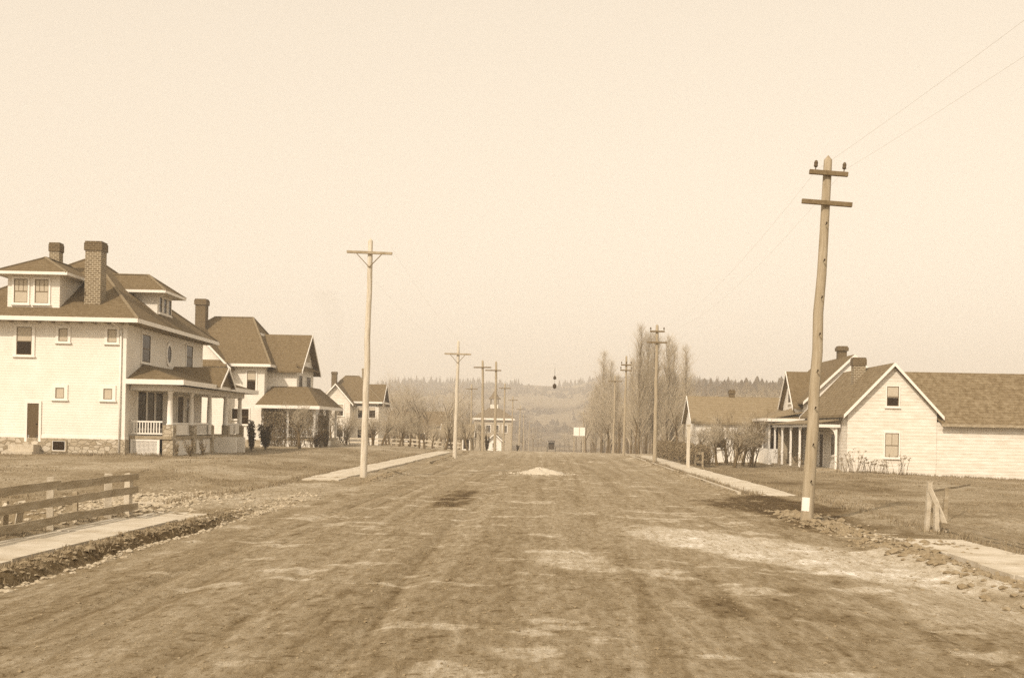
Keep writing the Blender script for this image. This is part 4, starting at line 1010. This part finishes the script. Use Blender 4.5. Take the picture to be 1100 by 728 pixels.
# left orchard
G = 'bare fruit trees of the orchard on the left'
OL = 'small bare fruit tree in the left orchard'
prot = [mk_tree('fruit_tree', OL, 'tree', 'orchard', 11+i, 4.6, onground(px, Y), wmat='twig_pale', group=G) for i, (px, Y) in enumerate(((349, 112), (356, 108), (372, 110), (410, 108), (440, 113)))]
spots = []
for r_, Y in enumerate((106, 114, 122, 131, 141)):
    for px in range(384 + r_*7, 548, 21):
        if r_ == 0 and px > 470: continue
        spots.append((px+ru(-10, 10), Y+ru(-4.5, 4.5))) if random.random() < .88 else None
for px, Y in spots:
    if gbase(px, Y).x > -8.2: continue
    place(prot, onground(px, Y), OL, ru(.62, 1.12), G)
for px, Y, lab in ((322, 80, 'slender bare sapling in front of the vine covered porch'),): 
    place(prot, onground(px, Y), lab, .95).name = 'sapling'
# right orchard
G = 'bare fruit trees before the plain cottage'
for px, Y, s, lab in ((752, 74, .85, 'leftmost bare fruit tree before the plain cottage'), (762, 79, .8, 'bare fruit tree behind the leftmost one by the plain cottage'), (771, 72, .8, 'bare fruit tree left of the cottage door'),
                      (781, 76, .95, 'bare fruit tree under the cottage chimney'), (789, 70, .85, 'dark bare fruit tree in front of the cottage middle'), (798, 73, .95, 'spreading bare fruit tree right of the cottage middle'),
                      (808, 76, .85, 'bare fruit tree beside the bay of the gable house'), (745, 80, .7, 'small bare fruit tree at the left corner of the plain cottage')):
    place(prot, onground(px, Y), lab, s, G)
def thicket(label, px, Y, h, w, seed, m_='twig', ns=26):
    rnd = random.Random(seed); t = thing('bare_bush', label, 'bush', onground(px, Y), 0, None, False); st = MB(); tw = MB()
    def br(p, d, ln_, r, lev):
        pts = [p]; q = p
        for k in range(3):
            d = (d+Vector((rnd.uniform(-1, 1), rnd.uniform(-1, 1), rnd.uniform(-.4, .9)))*.22).normalized(); q = q+d*ln_/3; pts.append(q)
        (st if lev == 0 else tw).path(pts, [r, r*.8, r*.6, r*.35], 4 if lev == 0 else 3)
        if lev < 3:
            for i in range((5, 4, 4)[lev]):
                o_ = pts[rnd.choice((1, 2, 3))]; e = (d+Vector((rnd.uniform(-1, 1), rnd.uniform(-1, 1), rnd.uniform(-.2, .8)))*.8).normalized(); br(o_, e, ln_*rnd.uniform(.4, .65), max(r*.5, .006), lev+1)
    for k in range(ns):
        a = rnd.uniform(0, 6.28); br(Vector((rnd.uniform(-.25, .25)*w, rnd.uniform(-.25, .25)*w, -.1)), Vector((math.cos(a)*w/h*.5, math.sin(a)*w/h*.5, 1)).normalized(), h*rnd.uniform(.5, .8), .03, 0)
    st.build('stem', M['bark'], t); tw.build('crown', M[m_], t); return t
thicket('large dark spreading bare bush left of the ornate side porch', 806, 71, 2.9, 1.7, 1, 'twig', 15)
thicket('dark bare bush with many thin stems before the plain cottage middle', 785, 73, 2.7, 1.5, 2, 'twig', 10)
thicket('low bare bush beside the hedge end', 762, 74, 1.9, 1.3, 3, 'twig_pale', 9)
thicket('bare bush tangle between the second and third houses', 333, 96, 3.2, 2.2, 4, 'twig_pale', 20)
thicket('low bare tangle left of the first pale pole foot, before the third house', 372, 100, 2.2, 2.0, 5, 'twig_pale', 18)
# poplars
G = 'bare poplars on the right of the street'
po = []
PL = ((647, 186, 16.5, 'tallest bare poplar of the hazy left clump on the right side'), (702, 132, 14.0, 'bare poplar rising behind the hedge pole'), )
for i, (px, Y, h, lab) in enumerate(PL):
    po.append(mk_tree('poplar', lab, 'tree', 'poplar', 51+i, h, onground(px, Y), 'bark', 'twig_pale', G))
for px, Y, s, lab in ((640, 222, .95, 'hazy bare poplar leftmost in the far clump'), (655, 172, .84, 'bare poplar right of the tallest in the far clump'), (662, 158, .66, 'shorter bare poplar just left of the thin insulator pole'),
                      (635, 245, .8, 'small hazy bare poplar at the left foot of the far clump'), (686, 126, .86, 'bare poplar just right of the thin insulator pole'), (694, 134, 1.02, 'bare poplar left of the hedge pole, tallest there'),
                      (716, 128, .95, 'bare poplar right of the hedge pole'), (722, 138, .8, 'outer bare poplar right of the hedge pole'), (735, 165, .95, 'lone bare poplar behind the left end of the plain cottage'), (678, 140, .7, 'short bare poplar behind the thin insulator pole')):
    place(po[:1] if s < .9 else po, onground(px, Y), lab, s, G)
# background bare trees
G = 'bare trees in the haze behind the houses'; BL = 'bare brown tree in the haze behind the right hand cottages'; BL2 = 'bare brown tree in the haze beyond the left orchard'
rp = [mk_tree('bare_tree', BL, 'tree', 'round', 71+i, 13.5, onground(px, Y), 'bark', 'twig_pale', G) for i, (px, Y) in enumerate(((742, 210), (768, 222), (795, 215), (830, 205)))]
for px in list(range(600, 1100, 11)):
    for Y in (160, 195, 235, 290):
        if px < 735 and Y < 170: continue
        if px < 625: continue
        x, y, z = onground(px+ru(-6, 6), Y+ru(-12, 12)); place(rp, (x, y, z), BL, ru(.5, .82)*(1+.25*(Y > 200)), G)
for px in range(408, 562, 9):
    for Y in (168, 230):
        x, y, z = onground(px+ru(-4, 4), Y+ru(-10, 10))
        if x > -7.6 or (512 < px < 552 and Y < 200): continue
        place(rp, (x, y, z), BL2, ru(.28, .4) if 505 < px < 552 else ru(.45, .78)*(1.25 if Y > 200 else 1), G)
place(rp, onground(424, 172), 'taller bare tree with a leaning top beyond the left orchard', .8).name = 'bare_tree'
for px, Y, s, lab in ((664, 128, .5, 'small bare tree at the street edge left of the hedge pole'), (684, 112, .42, 'small bare tree at the foot of the poplars'), (652, 140, .5, 'small bare street tree before the far poplars'), (730, 112, .55, 'bare tree behind the hedge')):
    place(rp, onground(px, Y), lab, s)
for px, Y in ((561, 270), (566, 310), (571, 300), (576, 350), (581, 390), (586, 430), (606, 420), (611, 380), (617, 340), (623, 300), (629, 270), (634, 255), (602, 440)):
    place(rp, onground(px+ru(-2, 2), Y), 'small hazy bare tree lining the far end of the street', ru(.35, .6), 'hazy trees lining the far end of the street')
# hillside wood
vs = []; fs = []
def cone(x, y, z, h, r):
    k = len(vs); n = 6; a0 = ru(0, 6)
    for lv, (rz, rr) in enumerate(((.08, 1), (.4, .72), (.42, .62), (.72, .34), (1, .04))):
        for i in range(n): a = a0+6.283*i/n; j = ru(.7, 1.25); vs.append((x+r*rr*j*math.cos(a), y+r*rr*j*math.sin(a), z+h*rz*ru(.96, 1.04)))
    for lv in range(4):
        for i in range(n): fs.append((k+lv*n+i, k+lv*n+(i+1) % n, k+(lv+1)*n+(i+1) % n, k+(lv+1)*n+i))
for _ in range(5200):
    y = ru(430, 700); x = ru(30, 420)
    if x < 30+30*random.random(): continue
    h = ru(3, 7)+4*random.random()**3; cone(x, y, gz(x, y)-.5, h, h*ru(.28, .55))
for _ in range(2600):
    y = ru(1250, 1600); x = ru(-420, 400)
    if float(fbm(x/90, y/90, 77, 3)) < .46: continue
    h = ru(4, 10); cone(x, y, gz(x, y)-.5, h, h*ru(.16, .3))
for _ in range(5200):
    y = ru(620, 1300); x = ru(-420, 330)
    if float(fbm(x/50, y/60, 79, 3)) < .47: continue
    h = ru(1.5, 5); cone(x, y, gz(x, y)-.3, h, h*ru(.4, .8))
o = MB(); o.v = vs; o.f = fs; o = o.build('hillside_wood', M['conifer']); tag(o, 'far off wood of conifers along the hillside skyline', 'wood', kind='stuff')

# ============================================================ bushes, hedge, vines, weeds
def leafball(b, c, rx, ry, rz, n, s, rnd):
    for _ in range(n):
        while True:
            p = Vector((rnd.uniform(-1, 1), rnd.uniform(-1, 1), rnd.uniform(-1, 1)))
            if p.length < 1 and p.length > .35*rnd.random(): break
        k = Vector(c)+Vector((p.x*rx, p.y*ry, p.z*rz)); a = Vector((rnd.uniform(-1, 1), rnd.uniform(-1, 1), rnd.uniform(-1, 1))).normalized(); d = a.orthogonal(); e = a.cross(d); q = s*rnd.uniform(.6, 1.4)
        b.add([k-d*q, k+e*q*.5, k+d*q, k-e*q*.5], [(0, 1, 2, 3)])
def bush(label, px, Y, h, w, seed, m_='leaf', n=1300, leaf=.05, name='shrub'):
    rnd = random.Random(seed); loc = onground(px, Y); t = thing(name, label, 'shrub', loc, 0, None, False)
    st = MB(); fo = MB()
    for k in range(16):
        a = rnd.uniform(0, 6.28); d = Vector((math.cos(a)*rnd.uniform(.1, .55)*w/2/h*1.6, math.sin(a)*rnd.uniform(.1, .55)*w/2/h*1.6, 1)).normalized(); ln_ = h*rnd.uniform(.5, 1)
        p = Vector((0, 0, -.05)); q = d*ln_; st.path([p, p.lerp(q, .5)+Vector((rnd.uniform(-.05, .05), 0, 0)), q], [.02, .014, .006], 4)
        for j in range(3):
            c = p.lerp(q, .45+.27*j); leafball(fo, c, .17*w*.7, .17*w*.7, .16*h, n//48, leaf, rnd)
    st.build('stem', M['bark'], t); fo.build('foliage', M[m_], t); return t
bush('dark evergreen shrub beside the big porch, left of two', 270, 69.5, 1.95, 1.0, 1, n=1700)
bush('dark rounded evergreen shrub between the two porches', 285, 75, 1.7, 1.35, 2, n=1900)
bush('low dark shrub at the foot of the second porch steps', 340, 84, 1.15, 1.0, 3)
bush('spiky dark shrub right of the second porch', 350, 86, 1.35, 1.1, 4)
bush('tall thin dark shrub before the third house', 347, 92, 2.5, .5, 5, n=700)
bush('dark bushy clump at the foot of the paired poles', 523, 104, 1.35, .7, 6)
bush('dry leafless shrub against the big porch skirt', 204, 58, 1.0, 1.5, 7, 'weed', 260, .035)
bush('small dry plant beside the stone pier of the big porch', 190, 57, .75, .5, 8, 'weed', 200, .035)
bush('dry shrub at the porch skirt near the steps', 218, 60, .9, .8, 9, 'weed', 260, .035)
bush('small low dark bush at the far left edge of the street', 556, 160, .9, .6, 10, n=500, leaf=.07)
# hedge
t = thing('hedge', 'brown clipped hedge behind the right walk next to the light post', 'hedge', (11.4, 76, gz(11, 76)))
rnd = random.Random(5); fo = MB(); st = MB()
for k in range(60):
    x = 8.9 + 1.0*rnd.random(); y = 68+25*k/60; 
    st.path([(x, y, -.1), (x+rnd.uniform(-.2, .2), y+rnd.uniform(-.2, .2), .7), (x+rnd.uniform(-.4, .4), y+rnd.uniform(-.3, .3), 1.4)], [.03, .02, .008], 3)
    leafball(fo, (x, y, .75), .5, .5, .72, 330, .04, rnd)
for k in range(8):
    x = 9.3+.9*k/8; leafball(fo, (x, 70+rnd.uniform(-.4, .4), .7), .4, .5, .7*(1-.3*k/24), 330, .04, rnd)
q = st.build('stem', M['bark'], t); q['kind'] = 'stuff'; fo.build('foliage', M['dryleaf'], t)
# vines on the second porch
def vine(label, x0, x1, y0, y1, z0, z1, n, seed, nl=1200, alongx=True):
    rnd = random.Random(seed); t = thing('climbing_vine', label, 'vine', ((x0+x1)/2, (y0+y1)/2, z0), 0, 'vines on the second porch'); st = MB(); fo = MB()
    for k in range(n):
        x = rnd.uniform(x0, x1); y = rnd.uniform(y0, y1); p = Vector((x, y, z0)); pts = [p.copy()]
        K = 7
        for j in range(K):
            p = p+Vector((rnd.uniform(-.2, .2) if alongx else rnd.uniform(-.05, .05), rnd.uniform(-.05, .05) if alongx else rnd.uniform(-.2, .2), (z1-z0)/K*rnd.uniform(.5, 1.15)))
            p.x = min(max(p.x, x0-.05), x1+.05); p.y = min(max(p.y, y0-.08), y1+.08); p.z = min(p.z, z1); pts.append(p.copy())
        st.path(pts, [.018]*len(pts), 3)
    for k in range(nl):
        c = Vector((rnd.uniform(x0, x1), rnd.uniform(y0, y1), z0+(z1-z0)*rnd.random()**.6)); leafball(fo, c, .06, .06, .06, 2, .045, rnd)
    st.build('stem', M['twig'], t); fo.build('foliage', M['dryleaf'], t); return t
vine('dense brown vine screening the left half of the second porch', -22.6, -20.7, 85.55, 85.68, .3, 3.4, 46, 1, 1300)
vine('looser brown vine over the right half of the second porch', -20.4, -18.5, 85.55, 85.68, .3, 3.4, 34, 2, 600)
vine('thin brown vine on the street side of the second porch', -18.25, -18.15, 86.2, 90, .2, 3.4, 34, 3, 500, False)
# dry weeds at the right house
WL = 'dry leafless weeds against the white gable wall'
for i, (px, Y, h, lab) in enumerate(((917, 63.5, 1.5, 'tall dry weed stalks left of the lower gable window'), (926, 64, 1.0, 'dry weeds under the left of the gable wall'), (938, 64, .9, 'dry weeds below the lower gable window'), (950, 64.3, .9, 'dry weeds right below the lower gable window'), (968, 64, 1.2, 'single tall dry stalks at the right of the gable wall'), (905, 63.5, .9, 'dry weeds at the corner of the ornate porch'), (858, 66, .9, 'dry bush beside the ornate porch posts'), (842, 76, 1.2, 'dry climbing bush at the bay corner'))):
    rnd = random.Random(30+i); t = thing('dry_weeds', lab, 'weeds', onground(px, Y), 0, 'dry weeds by the right house', False); st = MB(); fo = MB()
    for k in range(16):
        a = rnd.uniform(0, 6.28); x = rnd.uniform(-.35, .35); d = Vector((math.cos(a)*.35, math.sin(a)*.35, 1)).normalized()*h*rnd.uniform(.5, 1)
        st.path([(x, 0, -.05), Vector((x, 0, 0))+d*.6, Vector((x, 0, 0))+d+Vector((rnd.uniform(-.12, .12), 0, 0))], [.012, .009, .004], 3)
        leafball(fo, Vector((x, 0, 0))+d, .08, .08, .08, 7, .035, rnd)
    st.build('stem', M['twig'], t); fo.build('foliage', M['weed'], t)

# ============================================================ smoke and haze
b = MB(); pts = [Vector((-27.3, 138.2, 8.75)), Vector((-27.2, 138.2, 10.5)), Vector((-27.0, 138.2, 13)), Vector((-27.6, 138.2, 16)), Vector((-28.8, 138, 19))]
n = 12; vs = []
for p, r in zip(pts, (.25, .5, .9, 1.4, 1.8)):
    for i in range(n): a = 2*math.pi*i/n; vs.append((p.x+r*math.cos(a), p.y+r*math.sin(a), p.z))
fs = [(j*n+i, j*n+(i+1) % n, (j+1)*n+(i+1) % n, (j+1)*n+i) for j in range(4) for i in range(n)]+[tuple(range(n-1, -1, -1)), tuple(range(4*n, 5*n))]
mt, n_, l_, p_ = newmat('chimney_smoke'); n_.remove(p_)
pv = n_.new('ShaderNodeVolumePrincipled'); pv.inputs['Color'].default_value = sep(.35); pv.inputs['Density'].default_value = .02
l_.new(pv.outputs[0], n_['Material Output'].inputs['Volume'])
o = MB().add(vs, fs).build('smoke_plume', mt); tag(o, 'faint smoke rising from the left chimney of the third house', 'smoke', kind='stuff')
mt, n_, l_, p_ = newmat('haze_air'); n_.remove(p_)
pv = n_.new('ShaderNodeVolumePrincipled'); pv.inputs['Color'].default_value = (.95, .93, .9, 1); pv.inputs['Density'].default_value = .0008; pv.inputs['Anisotropy'].default_value = .0
l_.new(pv.outputs[0], n_['Material Output'].inputs['Volume'])
V_ = MB().box(-4500, 4500, -500, 4600, -12, 115).build('haze', mt); tag(V_, kind='stuff'); V_['label'] = 'thin pale haze in the air'; V_['category'] = 'haze'
